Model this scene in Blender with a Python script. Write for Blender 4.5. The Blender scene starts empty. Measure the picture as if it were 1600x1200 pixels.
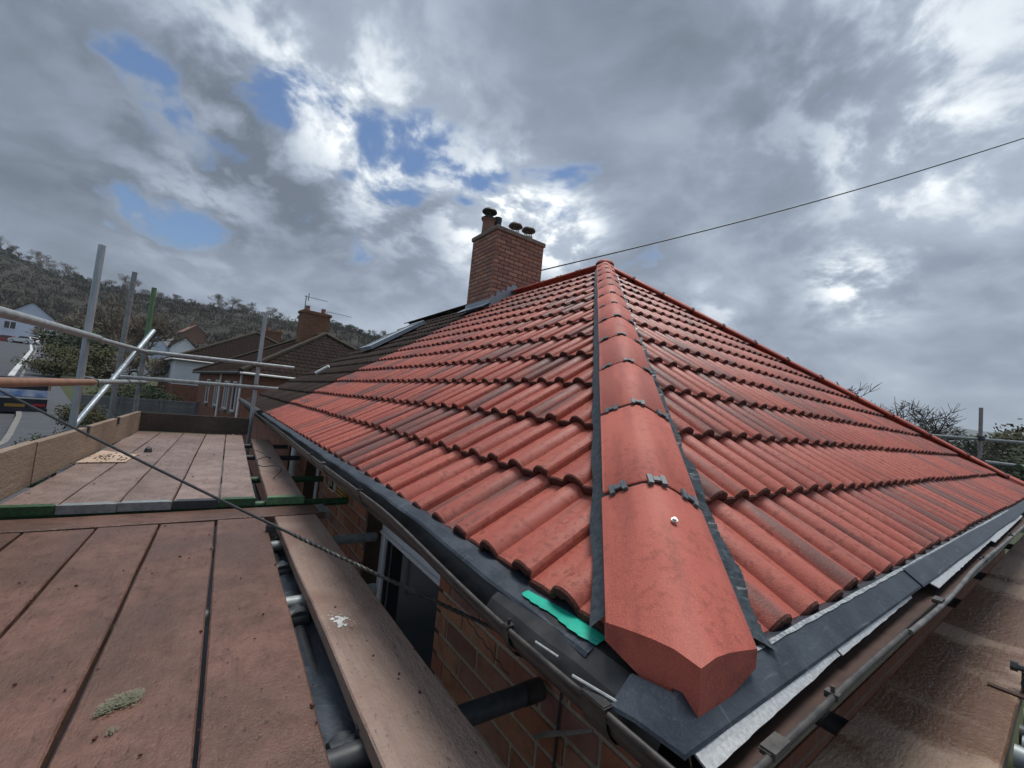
import bpy, bmesh, math, random
from mathutils import Vector, Matrix, noise as mnoise
R = math.radians
scn = bpy.context.scene
col = scn.collection

# ------------------------------------------------------------------ camera
CP = Vector((-0.614, -0.3391, 0.4034))
FPX = 647.1                       # focal length in pixels of a 1600 px wide frame
CR = Vector((0.805958, -0.583877, 0.097565))
CD = Vector((0.116083, -0.005731, -0.993223))
CF = Vector((0.580479, 0.811822, 0.063159))
cam_d = bpy.data.cameras.new('camera')
cam = bpy.data.objects.new('camera', cam_d); col.objects.link(cam)
cam_d.sensor_width = 36.0; cam_d.sensor_fit = 'HORIZONTAL'
cam_d.lens = 36.0 * FPX / 1600.0
cam_d.clip_start = 0.02; cam_d.clip_end = 20000
mw = Matrix.Identity(4)
for i in range(3):
    mw[i][0] = CR[i]; mw[i][1] = -CD[i]; mw[i][2] = -CF[i]; mw[i][3] = CP[i]
cam.matrix_world = mw
scn.camera = cam

def ray(px, py):
    return CR * ((px - 800) / FPX) + CD * ((py - 600) / FPX) + CF
def at(px, py, d):                # a point of the place, d metres deep
    return CP + ray(px, py) * d
def on_z(px, py, z):
    r = ray(px, py); return CP + r * ((z - CP.z) / r.z)

# ------------------------------------------------------------------ light
SUN_EL, SUN_AZ = R(74), R(20)     # azimuth measured from +X towards +Y
sdir = Vector((math.cos(SUN_EL) * math.cos(SUN_AZ), math.cos(SUN_EL) * math.sin(SUN_AZ), math.sin(SUN_EL)))
sun_d = bpy.data.lights.new('sun', 'SUN'); sun_d.energy = 2.0; sun_d.angle = R(28)
sun_d.color = (1.0, 0.965, 0.92)
sun = bpy.data.objects.new('sun', sun_d); col.objects.link(sun)
sun.rotation_euler = sdir.to_track_quat('Z', 'Y').to_euler()

scn.view_settings.view_transform = 'Standard'
scn.view_settings.look = 'None'
scn.view_settings.exposure = 0.70
scn.view_settings.gamma = 1.0
scn.view_settings.use_curve_mapping = False

world = bpy.data.worlds.new('World'); scn.world = world; world.use_nodes = True
world.cycles.sampling_method = 'MANUAL'; world.cycles.sample_map_resolution = 512
class NT:
    """short-hand for building node trees"""
    def __init__(s, tree): s.t = tree; s.n = tree.nodes; s.l = tree.links
    def node(s, kind, **kw):
        n = s.n.new(kind)
        for k, v in kw.items(): setattr(n, k, v)
        return n
    def put(s, sock, v):
        if v is None: return
        if isinstance(v, bpy.types.NodeSocket): s.l.new(v, sock)
        else:
            try: sock.default_value = v
            except Exception: sock.default_value = tuple(v)[:len(sock.default_value)]
    def m(s, op, a, b=None, c=None, clamp=False):
        n = s.node('ShaderNodeMath', operation=op, use_clamp=clamp)
        s.put(n.inputs[0], a); s.put(n.inputs[1], b)
        if c is not None: s.put(n.inputs[2], c)
        return n.outputs[0]
    def v(s, op, a, b=None):
        n = s.node('ShaderNodeVectorMath', operation=op)
        s.put(n.inputs[0], a)
        if op == 'SCALE': s.put(n.inputs['Scale'], b)
        else: s.put(n.inputs[1], b)
        return n.outputs['Value'] if op in ('DOT_PRODUCT', 'LENGTH') else n.outputs[0]
    def noise(s, vec, scale, detail=5, rough=.55, dist=0, color=False, lac=2.0):
        n = s.node('ShaderNodeTexNoise')
        if vec is not None: s.l.new(vec, n.inputs['Vector'])
        n.inputs['Scale'].default_value = scale; n.inputs['Detail'].default_value = detail
        n.inputs['Roughness'].default_value = rough; n.inputs['Distortion'].default_value = dist
        n.inputs['Lacunarity'].default_value = lac
        return n.outputs['Color' if color else 'Fac']
    def ramp(s, x, a, b, smooth=True):
        n = s.node('ShaderNodeMapRange', interpolation_type='SMOOTHSTEP' if smooth else 'LINEAR')
        n.inputs['From Min'].default_value = a; n.inputs['From Max'].default_value = b
        s.put(n.inputs['Value'], x); return n.outputs[0]
    def mix(s, f, a, b, mode='MIX'):
        n = s.node('ShaderNodeMix', data_type='RGBA', blend_type=mode)
        s.put(n.inputs[0], f)
        s.put(n.inputs[6], tuple(a) + (1,) if isinstance(a, (tuple, list)) and len(a) == 3 else a)
        s.put(n.inputs[7], tuple(b) + (1,) if isinstance(b, (tuple, list)) and len(b) == 3 else b)
        return n.outputs[2]
    def mapping(s, vec, scale=(1, 1, 1), loc=(0, 0, 0), rot=(0, 0, 0)):
        n = s.node('ShaderNodeMapping'); s.l.new(vec, n.inputs[0])
        n.inputs['Scale'].default_value = scale; n.inputs['Location'].default_value = loc
        n.inputs['Rotation'].default_value = rot
        return n.outputs[0]

def build_world():
    T = NT(world.node_tree); T.n.clear()
    out = T.node('ShaderNodeOutputWorld'); bg = T.node('ShaderNodeBackground')
    T.l.new(bg.outputs[0], out.inputs[0])
    tc = T.node('ShaderNodeTexCoord'); d = T.v('NORMALIZE', tc.outputs['Generated'])
    sky = T.node('ShaderNodeTexSky', sky_type='NISHITA', sun_disc=False)
    sky.sun_elevation = SUN_EL; sky.sun_rotation = R(90) - SUN_AZ
    sky.air_density = 1.2; sky.dust_density = 0.6; sky.ozone_density = 2.0
    blue = T.mix(1.0, sky.outputs[0], (0.042, 0.050, 0.060), 'MULTIPLY')
    sep = T.node('ShaderNodeSeparateXYZ'); T.l.new(d, sep.inputs[0])
    z = T.m('MAXIMUM', sep.outputs['Z'], 0.0)
    inv = T.m('DIVIDE', 1.0, T.m('ADD', z, 0.42))
    flat = T.v('SCALE', d, inv)                     # cloud layer seen from below
    flat = T.mapping(flat, (1, 1, 0.8), (3.1, 7.4, 0.0), (0, 0, R(30)))
    w1 = T.noise(flat, 2.1, 2, .5)
    warp = T.v('ADD', flat, T.v('SCALE', (0.8, -0.6, 0.5), T.m('MULTIPLY', T.m('SUBTRACT', w1, .5), .30)))
    st = T.mapping(warp, (0.95, 1.05, 1))           # drawn out along the wind
    n1 = T.noise(st, 3.3, 6, .52)                   # banks and puffs
    n2 = T.noise(T.v('ADD', warp, (5.1, 2.2, 1.0)), 8.5, 5, .58)
    n3 = w1
    def total(lst):
        s = 0.0
        for (px, py, rad, amp) in lst:
            c = ray(px, py).normalized()
            e = T.m('POWER', T.m('MAXIMUM', T.v('DOT_PRODUCT', d, c), 0.0), 1.0 / (rad * rad))
            s = T.m('MULTIPLY_ADD', e, amp, s)
        return s
    # gaps where the blue shows
    gaps = total([(200, 88, .03, .8), (238, 140, .03, .9), (268, 190, .03, .9), (310, 235, .035, .7), (455, 140, .05, .8), (525, 215, .07, 1.0), (610, 285, .06, 1.0),
                  (665, 225, .06, 1.0), (750, 265, .06, 1.0), (872, 312, .055, 1.1), (195, 320, .03, .9), (300, 356, .038, 1.05), (565, 395, .035, .9)])
    lights = total([(600, 260, .13, .32), (400, 90, .13, .28), (790, 330, .08, .44),
                    (890, 365, .06, .45), (300, 320, .08, .2), (1325, 440, .045, .42), (1380, 90, .15, .22), (1470, 250, .10, .14), (1110, 490, .04, .2)])
    darks = total([(120, 185, .19, .27), (385, 240, .08, .22), (500, 340, .10, .22), (660, 345, .06, .22),
                   (830, 110, .18, .11), (1190, 190, .11, .12)])
    thr = T.m('MULTIPLY_ADD', T.m('MINIMUM', gaps, 1.0), .56, -.10)
    dens = T.m('MULTIPLY_ADD', n1, 1.1, T.m('MULTIPLY_ADD', n2, 1.9, -1.0))
    alpha = T.ramp(T.m('SUBTRACT', dens, thr), -.22, .22)
    edge = T.m('MULTIPLY', T.m('MULTIPLY', alpha, T.m('SUBTRACT', 1.0, alpha)), 4.0)
    lum = T.m('MULTIPLY_ADD', T.m('SUBTRACT', n3, .5), .22, .325)
    lum = T.m('MULTIPLY_ADD', T.m('SUBTRACT', n1, .5), .60, lum)
    lum = T.m('MULTIPLY_ADD', T.m('SUBTRACT', n2, .5), .22, lum)
    lum = T.m('MULTIPLY_ADD', lights, T.m('MULTIPLY_ADD', T.ramp(n2, .40, .64), 1.0, .18), lum)
    lum = T.m('SUBTRACT', lum, T.m('MULTIPLY', darks, T.m('MULTIPLY_ADD', n1, .8, .45)))
    lum = T.m('MULTIPLY_ADD', edge, .10, lum)
    f = T.ramp(lum, 0.06, 0.80, False)
    cl = T.node('ShaderNodeValToRGB'); T.l.new(f, cl.inputs[0])
    e = cl.color_ramp.elements
    e[0].position = 0; e[0].color = (0.088, 0.108, 0.140, 1)
    e[1].position = 1; e[1].color = (0.86, 0.87, 0.86, 1)
    for p, c in ((.28, (0.175, 0.21, 0.265, 1)), (.52, (0.30, 0.345, 0.41, 1)), (.75, (0.52, 0.56, 0.60, 1))):
        x = e.new(p); x.color = c
    skyc = T.mix(alpha, blue, cl.outputs[0])
    # towards the horizon everything thickens to pale grey
    hz = T.ramp(sep.outputs['Z'], 0.16, -0.02)
    skyc = T.mix(T.m('MULTIPLY', hz, .55), skyc, (0.27, 0.325, 0.38))
    T.l.new(skyc, bg.inputs[0]); bg.inputs[1].default_value = 1.0
build_world()

# ------------------------------------------------------------------ scene helpers
def props(o, label=None, cat=None, group=None, kind=None):
    if label: o['label'] = label
    if cat: o['category'] = cat
    if group: o['group'] = group
    if kind: o['kind'] = kind
    return o
def thing(name, label, cat, loc=(0, 0, 0), group=None):
    o = bpy.data.objects.new(name, None); col.objects.link(o)
    o.location = loc; o.empty_display_size = .1
    return props(o, label, cat, group)
def attach(o, parent):
    o.parent = parent
    if parent.type == 'EMPTY':
        o.matrix_parent_inverse = Matrix.Translation(-Vector(parent.location))
def obj(name, me, mat=None, parent=None):
    o = bpy.data.objects.new(name, me); col.objects.link(o)
    if mat and not me.materials: me.materials.append(mat)
    if parent: attach(o, parent)
    return o
class MB:
    def __init__(s): s.v = []; s.f = []
    def add(s, vs, fs):
        b = len(s.v); s.v += [tuple(x) for x in vs]; s.f += [tuple(b + i for i in f) for f in fs]
    def box(s, c, size, M=None):
        hx, hy, hz = [x / 2 for x in size]
        vs = [Vector((x, y, z)) for x in (-hx, hx) for y in (-hy, hy) for z in (-hz, hz)]
        if M is not None: vs = [M @ p for p in vs]
        c = Vector(c)
        s.add([p + c for p in vs], [(0, 1, 3, 2), (4, 6, 7, 5), (0, 4, 5, 1), (2, 3, 7, 6), (0, 2, 6, 4), (1, 5, 7, 3)])
    def box2(s, a, b):
        s.box([(x + y) / 2 for x, y in zip(a, b)], [abs(y - x) for x, y in zip(a, b)])
    def tube(s, p0, p1, r0, r1=None, n=10, caps=True):
        r1 = r0 if r1 is None else r1
        p0 = Vector(p0); p1 = Vector(p1); d = p1 - p0
        q = d.to_track_quat('Z', 'Y').to_matrix() if d.length > 1e-9 else Matrix.Identity(3)
        b = len(s.v)
        for p, r in ((p0, r0), (p1, r1)):
            for i in range(n):
                a = 2 * math.pi * i / n
                s.v.append(tuple(p + q @ Vector((math.cos(a) * r, math.sin(a) * r, 0))))
        for i in range(n):
            j = (i + 1) % n; s.f.append((b + i, b + j, b + n + j, b + n + i))
        if caps:
            s.f.append(tuple(b + i for i in reversed(range(n)))); s.f.append(tuple(b + n + i for i in range(n)))
    def pipe(s, p0, p1, r, n=14, wall=.004):           # hollow, open ends
        p0 = Vector(p0); p1 = Vector(p1); d = (p1 - p0)
        q = d.to_track_quat('Z', 'Y').to_matrix(); u = d.normalized() * .12
        b = len(s.v); ri = r - wall
        for p, rr in ((p0 + u, ri), (p0, ri), (p0, r), (p1, r), (p1, ri), (p1 - u, ri)):
            for i in range(n):
                a = 2 * math.pi * i / n
                s.v.append(tuple(p + q @ Vector((math.cos(a) * rr, math.sin(a) * rr, 0))))
        for k in range(5):
            for i in range(n):
                j = (i + 1) % n
                s.f.append((b + k * n + i, b + k * n + j, b + k * n + n + j, b + k * n + n + i))
        s.f.append(tuple(b + i for i in range(n))); s.f.append(tuple(b + 5 * n + i for i in range(n)))
    def path(s, pts, r, n=8, radii=None):
        pts = [Vector(p) for p in pts]; b0 = len(s.v); up = None
        for k, p in enumerate(pts):
            d = (pts[min(k + 1, len(pts) - 1)] - pts[max(k - 1, 0)]).normalized()
            if up is None: up = d.orthogonal().normalized()
            up = (up - d * up.dot(d)).normalized(); w = d.cross(up)
            rr = radii[k] if radii else r
            for i in range(n):
                a = 2 * math.pi * i / n
                s.v.append(tuple(p + up * math.cos(a) * rr + w * math.sin(a) * rr))
        for k in range(len(pts) - 1):
            for i in range(n):
                j = (i + 1) % n
                s.f.append((b0 + k * n + i, b0 + k * n + j, b0 + k * n + n + j, b0 + k * n + n + i))
        s.f.append(tuple(b0 + i for i in reversed(range(n))))
        e = b0 + (len(pts) - 1) * n; s.f.append(tuple(e + i for i in range(n)))
    def grid(s, rows, closed=False):                    # rows of points -> quads
        b = len(s.v); w = len(rows[0])
        for r in rows: s.v += [tuple(p) for p in r]
        for i in range(len(rows) - 1):
            for j in range(w - 1 + (1 if closed else 0)):
                k = (j + 1) % w
                s.f.append((b + i * w + j, b + i * w + k, b + (i + 1) * w + k, b + (i + 1) * w + j))
    def poly(s, pts): s.add(pts, [tuple(range(len(pts)))])
    def prism(s, pts, vec):                             # closed polygon pushed along vec
        n = len(pts); vec = Vector(vec); pts = [Vector(p) for p in pts]
        fs = [tuple(range(n)), tuple(range(2 * n - 1, n - 1, -1))]
        for i in range(n):
            j = (i + 1) % n; fs.append((j, i, n + i, n + j))
        s.add(pts + [p + vec for p in pts], fs)
    def mesh(s, name, smooth=None):
        me = bpy.data.meshes.new(name); me.from_pydata(s.v, [], s.f); me.update()
        if smooth is not None:
            me.shade_smooth(); me.set_sharp_from_angle(angle=R(smooth))
        return me
    def build(s, name, mat=None, parent=None, smooth=None):
        return obj(name, s.mesh(name, smooth), mat, parent)
def fixn(me):
    b = bmesh.new(); b.from_mesh(me); bmesh.ops.recalc_face_normals(b, faces=b.faces); b.to_mesh(me); b.free(); return me
def bevelled(me, w, seg=1):
    b = bmesh.new(); b.from_mesh(me)
    bmesh.ops.recalc_face_normals(b, faces=b.faces)
    bmesh.ops.bevel(b, geom=list(b.edges), offset=w, segments=seg, affect='EDGES', profile=.5)
    b.to_mesh(me); b.free(); return me

# ------------------------------------------------------------------ materials
def material(name, rough=.7, spec=.4, metal=0.0):
    m = bpy.data.materials.new(name); m.use_nodes = True
    T = NT(m.node_tree); b = m.node_tree.nodes['Principled BSDF']
    b.inputs['Roughness'].default_value = rough; b.inputs['Metallic'].default_value = metal
    b.inputs['Specular IOR Level'].default_value = spec
    return m, T, b
def bump(T, b, h, strength=.4, dist=.004):
    n = T.node('ShaderNodeBump'); n.inputs['Strength'].default_value = strength
    n.inputs['Distance'].default_value = dist; T.put(n.inputs['Height'], h)
    T.l.new(n.outputs[0], b.inputs['Normal'])
def plain(name, c1, c2=None, rough=.6, scale=20, metal=0, spec=.4, rnd=0.0, bstr=.15, bdist=.002, stretch=(1, 1, 1), detail=5):
    m, T, b = material(name, rough, spec, metal)
    tc = T.node('ShaderNodeTexCoord'); v = T.mapping(tc.outputs['Object'], stretch)
    n = T.noise(v, scale, detail, .6)
    c = T.mix(T.ramp(n, .3, .7), c1, c2 or c1)
    if rnd:
        oi = T.node('ShaderNodeObjectInfo')
        k = T.m('ADD', 1 - rnd, T.m('MULTIPLY', oi.outputs['Random'], 2 * rnd))
        c = T.mix(1.0, c, T_rgb(T, k), 'MULTIPLY')
    T.l.new(c, b.inputs['Base Color'])
    T.l.new(T.m('ADD', rough - .1, T.m('MULTIPLY', n, .2)), b.inputs['Roughness'])
    if bstr: bump(T, b, n, bstr, bdist)
    return m
def T_rgb(T, k):
    n = T.node('ShaderNodeCombineColor')
    for i in range(3): T.put(n.inputs[i], k)
    return n.outputs[0]

def mk_tile(name, reds, grey, rough=.55, stain=.5, wet=0.0, spec=.35, bs=14):
    m, T, b = material(name, rough, spec)
    oi = T.node('ShaderNodeObjectInfo'); tc = T.node('ShaderNodeTexCoord')
    off = T.v('SCALE', oi.outputs['Location'], 7.31)
    p = T.v('ADD', tc.outputs['Object'], off)
    streak = T.noise(T.mapping(p, (9, 1.1, 9)), 1.0, 4, .55)
    blot = T.noise(p, bs, 6, .65); fine = T.noise(p, 260, 3, .7); spot = T.noise(p, 55, 2, .5)
    rnd = oi.outputs['Random']
    c = T.mix(rnd, reds[0], reds[1])
    c = T.mix(T.m('MULTIPLY', T.ramp(blot, .42, .72), .55), c, reds[2])
    gm = T.ramp(T.m('ADD', streak, T.m('MULTIPLY', T.m('SUBTRACT', rnd, .55), .22)), .49, .64)
    c = T.mix(T.m('MULTIPLY', gm, stain), c, grey)
    # damp and dusty freckles with a shape of their own
    c = T.mix(T.m('MULTIPLY', T.m('MULTIPLY', T.ramp(spot, .52, .62), T.ramp(blot, .35, .6)), .6), c, tuple(x * .58 for x in reds[1]))
    c = T.mix(T.m('MULTIPLY', T.ramp(fine, .45, .70), .35), c, tuple(min(1, x * 1.35) for x in reds[0]))
    T.l.new(c, b.inputs['Base Color'])
    T.l.new(T.m('ADD', rough - .12, T.m('MULTIPLY', blot, .3)), b.inputs['Roughness'])
    bump(T, b, T.m('ADD', T.m('MULTIPLY', fine, .5), T.m('MULTIPLY', blot, .8)), .6, .004)
    return m
M = {}
M['tile'] = mk_tile('concrete_tile_red', [(.42, .112, .079), (.345, .087, .065), (.445, .168, .122)], (.105, .082, .075), .42, .80)
M['tile_edge'] = plain('raw_tile_edge_painted_shade', (.095, .028, .019), (.045, .015, .011), .9, 120, bstr=.9, bdist=.004)  # raw edge, with the shade on down-facing tile tails painted into its colour
M['hip'] = mk_tile('concrete_hip_red', [(.45, .118, .082), (.42, .104, .074), (.31, .068, .050)], (.28, .07, .052), .58, .8, bs=5)
M['dark_tile'] = mk_tile('old_brown_tile', [(.030, .021, .018), (.040, .027, .022), (.055, .040, .034)], (.075, .062, .055), .9, .6, 0, .15)
M['brown_tile'] = mk_tile('weathered_brown_tile', [(.019, .012, .010), (.024, .015, .012), (.036, .027, .022)], (.048, .042, .036), .95, .5, 0, .1)
M['mortar_ridge'] = plain('mossy_ridge', (.028, .021, .016), (.040, .034, .018), .9, 4, bstr=.5, bdist=.03)

def mk_brick(name, cols, rough=.8):
    m, T, b = material(name, rough, .25)
    oi = T.node('ShaderNodeObjectInfo'); tc = T.node('ShaderNodeTexCoord')
    p = T.v('ADD', tc.outputs['Object'], T.v('SCALE', oi.outputs['Location'], 13.7))
    n = T.noise(p, 16, 5, .6); f = T.noise(p, 180, 3, .7); big = T.noise(p, 5, 2, .5)
    cr = T.node('ShaderNodeValToRGB'); T.l.new(oi.outputs['Random'], cr.inputs[0])
    e = cr.color_ramp.elements; e[0].color = cols[0] + (1,); e[1].color = cols[-1] + (1,)
    for i, c in enumerate(cols[1:-1]):
        x = e.new((i + 1) / (len(cols) - 1)); x.color = c + (1,)
    c = T.mix(T.m('MULTIPLY', T.ramp(n, .4, .75), .6), cr.outputs[0], tuple(x * .5 for x in cols[0]))
    c = T.mix(T.m('MULTIPLY', T.ramp(big, .55, .75), .35), c, (.30, .20, .15))
    T.l.new(c, b.inputs['Base Color'])
    bump(T, b, T.m('ADD', n, T.m('MULTIPLY', f, .5)), .5, .004)
    return m
M['brick'] = mk_brick('red_brick', [(.32, .125, .070), (.24, .085, .055), (.38, .18, .10), (.27, .13, .105), (.20, .10, .08), (.34, .12, .06)])
M['chimney_brick'] = mk_brick('weathered_chimney_brick', [(.40, .20, .145), (.28, .135, .105), (.46, .26, .185), (.24, .15, .125), (.43, .20, .12)])
M['mortar'] = plain('pale_mortar', (.36, .30, .23), (.26, .22, .17), .9, 60, bstr=.5)
M['dark_mortar'] = plain('sooty_mortar', (.07, .06, .055), (.12, .10, .085), .9, 40, bstr=.5)
def mk_brickwork(name, c1, c2, mort, scale=1.0):
    m, T, b = material(name, .85, .2)
    tc = T.node('ShaderNodeTexCoord'); g = T.node('ShaderNodeNewGeometry')
    sp = T.node('ShaderNodeSeparateXYZ'); T.l.new(tc.outputs['Object'], sp.inputs[0])
    cb = T.node('ShaderNodeCombineXYZ')
    T.l.new(T.m('ADD', sp.outputs[0], sp.outputs[1]), cb.inputs[0]); T.l.new(sp.outputs[2], cb.inputs[1])
    br = T.node('ShaderNodeTexBrick'); T.l.new(cb.outputs[0], br.inputs['Vector'])
    br.inputs['Scale'].default_value = scale; br.inputs['Brick Width'].default_value = .225; br.inputs['Row Height'].default_value = .08
    br.inputs['Mortar Size'].default_value = .007; br.inputs['Color1'].default_value = c1 + (1,); br.inputs['Color2'].default_value = c2 + (1,)
    br.inputs['Mortar'].default_value = mort + (1,)
    n = T.noise(tc.outputs['Object'], 3, 4, .6)
    c = T.mix(T.m('MULTIPLY', T.ramp(n, .4, .7), .35), br.outputs['Color'], tuple(x * .55 for x in c1))
    T.l.new(c, b.inputs['Base Color']); bump(T, b, br.outputs['Fac'], -.4, .006)
    return m
M['brickwork'] = mk_brickwork('far_brickwork', (.25, .10, .062), (.19, .078, .052), (.18, .15, .125))
M['orange_brickwork'] = mk_brickwork('far_orange_brickwork', (.25, .12, .065), (.18, .085, .05), (.11, .095, .085))

def mk_wood(name, base, dust, dark, rough=.65, wet=None, gscale=1.0):
    m, T, b = material(name, rough, .4)
    oi = T.node('ShaderNodeObjectInfo'); tc = T.node('ShaderNodeTexCoord')
    p = T.v('ADD', tc.outputs['Object'], T.v('SCALE', T_rgb(T, oi.outputs['Random']), 37.0))
    grain = T.noise(T.mapping(p, (60, 2.2, 60)), 1.0, 5, .6, .6)
    grit = T.noise(p, 120, 4, .7); blot = T.noise(p, 6, 6, .65); big = T.noise(p, 1.6, 4, .55, .5)
    scr = T.noise(T.mapping(p, (14, 60, 14), (0, 0, 0), (0, 0, R(35))), 1.0, 4, .6)
    mid = T.noise(T.mapping(p, (1, .6, 1)), 22, 5, .7); pit = T.noise(T.mapping(p, (90, 34, 60)), 1.0, 3, .6)
    c = T.mix(T.m('MULTIPLY', T.ramp(grain, .35, .7), .5), base, tuple(x * .70 for x in base))
    c = T.mix(T.m('MULTIPLY', T.ramp(mid, .36, .64), .8), T.mix(T.ramp(grain, .35, .7), base, tuple(x * .75 for x in base)), dust)
    c = T.mix(T.m('MULTIPLY', T.ramp(blot, .46, .66), .55), c, tuple(x * 1.15 for x in dust))
    c = T.mix(T.m('MULTIPLY', T.ramp(big, .47, .64), .60), c, dark)
    c = T.mix(T.m('MULTIPLY', T.ramp(grit, .56, .70), .4), c, tuple(x * .45 for x in base))
    c = T.mix(T.m('MULTIPLY', T.ramp(pit, .63, .70), .6), c, tuple(x * .30 for x in base))
    c = T.mix(T.m('MULTIPLY', T.ramp(scr, .66, .76), .25), c, tuple(x * .35 for x in base))
    k = T.m('ADD', .86, T.m('MULTIPLY', oi.outputs['Random'], .28))
    c = T.mix(1.0, c, T_rgb(T, k), 'MULTIPLY')
    ro = T.m('ADD', rough - .12, T.m('MULTIPLY', blot, .3))
    if wet:
        w = T.ramp(T.noise(T.v('ADD', p, (3.3, 1.7, 0)), 1.3, 5, .6, .3), .47, .58)
        c = T.mix(T.m('MULTIPLY', w, .75), c, wet)
        ro = T.m('SUBTRACT', ro, T.m('MULTIPLY', w, .36))
    T.l.new(c, b.inputs['Base Color']); T.l.new(ro, b.inputs['Roughness'])
    bump(T, b, T.m('ADD', T.m('MULTIPLY', mid, .9), T.m('SUBTRACT', T.m('ADD', T.m('MULTIPLY', grit, .5), T.m('MULTIPLY', grain, .3)), T.m('MULTIPLY', pit, .6))), .9, .006)
    return m
M['board_red'] = mk_wood('dusty_red_board', (.122, .064, .046), (.168, .090, .066), (.082, .050, .039), .32)
M['board_far'] = mk_wood('damp_pink_board', (.22, .155, .132), (.29, .21, .182), (.16, .105, .088), .38)
M['board_tan'] = mk_wood('worn_tan_board', (.34, .245, .198), (.30, .205, .165), (.18, .095, .07), .48)
M['board_wet'] = mk_wood('wet_brown_board', (.40, .285, .20), (.34, .235, .175), (.22, .15, .115), .42, (.11, .045, .022))
M['board_dark'] = mk_wood('dark_weathered_board', (.060, .046, .036), (.085, .066, .052), (.035, .028, .024), .7)
M['toe'] = mk_wood('pale_toe_board', (.31, .235, .175), (.25, .185, .135), (.16, .11, .08), .7)
M['ply'] = mk_wood('pale_ply', (.50, .38, .29), (.44, .33, .25), (.36, .25, .18), .6)
M['steel'] = plain('galvanised_tube', (.40, .455, .49), (.29, .345, .375), .42, 30, .3, .5, .1, stretch=(1, 1, .25))
M['steel_dull'] = plain('dull_grey_tube', (.25, .275, .28), (.16, .18, .185), .5, 26, .2, .4, .1)
M['steel_worn'] = plain('weathered_tube', (.33, .365, .375), (.215, .235, .235), .5, 22, .25, .4)
M['rust'] = plain('rusty_tube', (.30, .155, .095), (.20, .12, .085), .6, 16, .2, .4)
M['green'] = plain('green_paint', (.030, .105, .042), (.022, .045, .026), .5, 45)
M['green_pale'] = plain('pale_green_paint', (.12, .26, .125), (.08, .15, .085), .5, 30)
M['black_tube'] = plain('black_coated_tube', (.028, .033, .038), (.045, .05, .055), .5, 40)
M['plastic'] = plain('black_gutter_plastic', (.013, .014, .016), (.042, .040, .038), .38, 14, 0, .5)
M['lip'] = plain('dusty_gutter_edge', (.030, .029, .028), (.080, .072, .064), .45, 30, 0, .5, stretch=(1, 1, 1))
M['lip_grey'] = plain('weathered_grey_gutter', (.17, .165, .155), (.055, .052, .05), .45, 14, 0, .5)
def mk_tray():
    m, T, b = material('scuffed_slate_tray', .45, .45)
    tc = T.node('ShaderNodeTexCoord'); p = tc.outputs['Object']
    st = T.noise(T.mapping(p, (70, 6, 6)), 1.0, 4, .6); st2 = T.noise(T.mapping(p, (6, 70, 6)), 1.0, 4, .6); bl = T.noise(p, 9, 5, .6); fi = T.noise(p, 90, 3, .6)
    c = T.mix(T.ramp(bl, .4, .65), (.020, .028, .040), (.042, .054, .070))
    c = T.mix(T.m('MULTIPLY', T.ramp(T.m('MAXIMUM', st, st2), .60, .74), .55), c, (.13, .15, .165))
    c = T.mix(T.m('MULTIPLY', T.ramp(fi, .60, .72), .4), c, (.10, .09, .08))
    T.l.new(c, b.inputs['Base Color']); T.l.new(T.m('ADD', .28, T.m('MULTIPLY', bl, .4)), b.inputs['Roughness'])
    bump(T, b, T.m('ADD', T.m('MULTIPLY', T.noise(p, 5, 2, .5), 3.0), fi), .35, .004); return m
M['tray'] = mk_tray()
M['tray_edge'] = plain('worn_tray_edge', (.40, .43, .43), (.12, .14, .16), .5, 90)
M['silver'] = plain('aluminium_flashing', (.60, .61, .60), (.40, .41, .41), .32, 140, .5, .5, bstr=.3, bdist=.002)
M['pleat'] = plain('pleated_roll', (.030, .040, .048), (.075, .092, .105), .38, 70, 0, .5)
M['clip'] = plain('grey_clip', (.075, .09, .10), (.12, .14, .15), .45, 40)
M['membrane'] = plain('green_membrane', (.01, .42, .29), (.01, .33, .24), .5, 40)
M['lead'] = plain('lead_flashing', (.25, .30, .35), (.36, .41, .46), .5, 30, .1)
M['white'] = plain('white_upvc', (.72, .73, .76), (.66, .67, .70), .3, 10, bstr=0)
M['offwhite'] = plain('white_paint', (.78, .78, .76), (.66, .67, .65), .7, 3)
M['render_w'] = plain('white_render', (.66, .68, .72), (.58, .60, .64), .9, 3)
M['render_b'] = plain('pale_blue_render', (.55, .62, .74), (.50, .57, .70), .9, 3)
M['reveal'] = plain('brown_reveal', (.075, .042, .032), (.055, .032, .026), .8, 20)
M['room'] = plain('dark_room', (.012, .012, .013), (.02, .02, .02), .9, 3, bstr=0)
M['yellow'] = plain('yellowed_plastic', (.32, .19, .03), (.25, .14, .025), .5, 10)
M['cream'] = plain('cream_plastic', (.66, .62, .48), (.6, .56, .44), .5, 10)
M['cable'] = plain('black_cable', (.020, .022, .024), (.035, .037, .038), .42, 60)
M['grip'] = plain('grey_wire_grip', (.038, .036, .034), (.065, .062, .058), .4, 60, .2)
M['pot'] = plain('terracotta_pot', (.26, .13, .095), (.18, .10, .08), .8, 20)
M['cowl'] = plain('dark_cowl', (.022, .030, .034), (.04, .045, .045), .5, 20)
M['cowl_b'] = plain('rusty_cowl', (.065, .045, .038), (.09, .055, .045), .5, 20)
M['concrete'] = plain('grey_concrete', (.22, .19, .16), (.15, .13, .11), .85, 14)
M['asphalt'] = plain('asphalt', (.062, .067, .077), (.052, .056, .064), .92, 2.0, bstr=.2, bdist=.01)
M['pave'] = plain('pavement', (.075, .082, .094), (.062, .068, .078), .9, 2, bstr=.2)
M['kerb'] = plain('kerb_stone', (.20, .20, .185), (.15, .15, .14), .8, 4)
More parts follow.
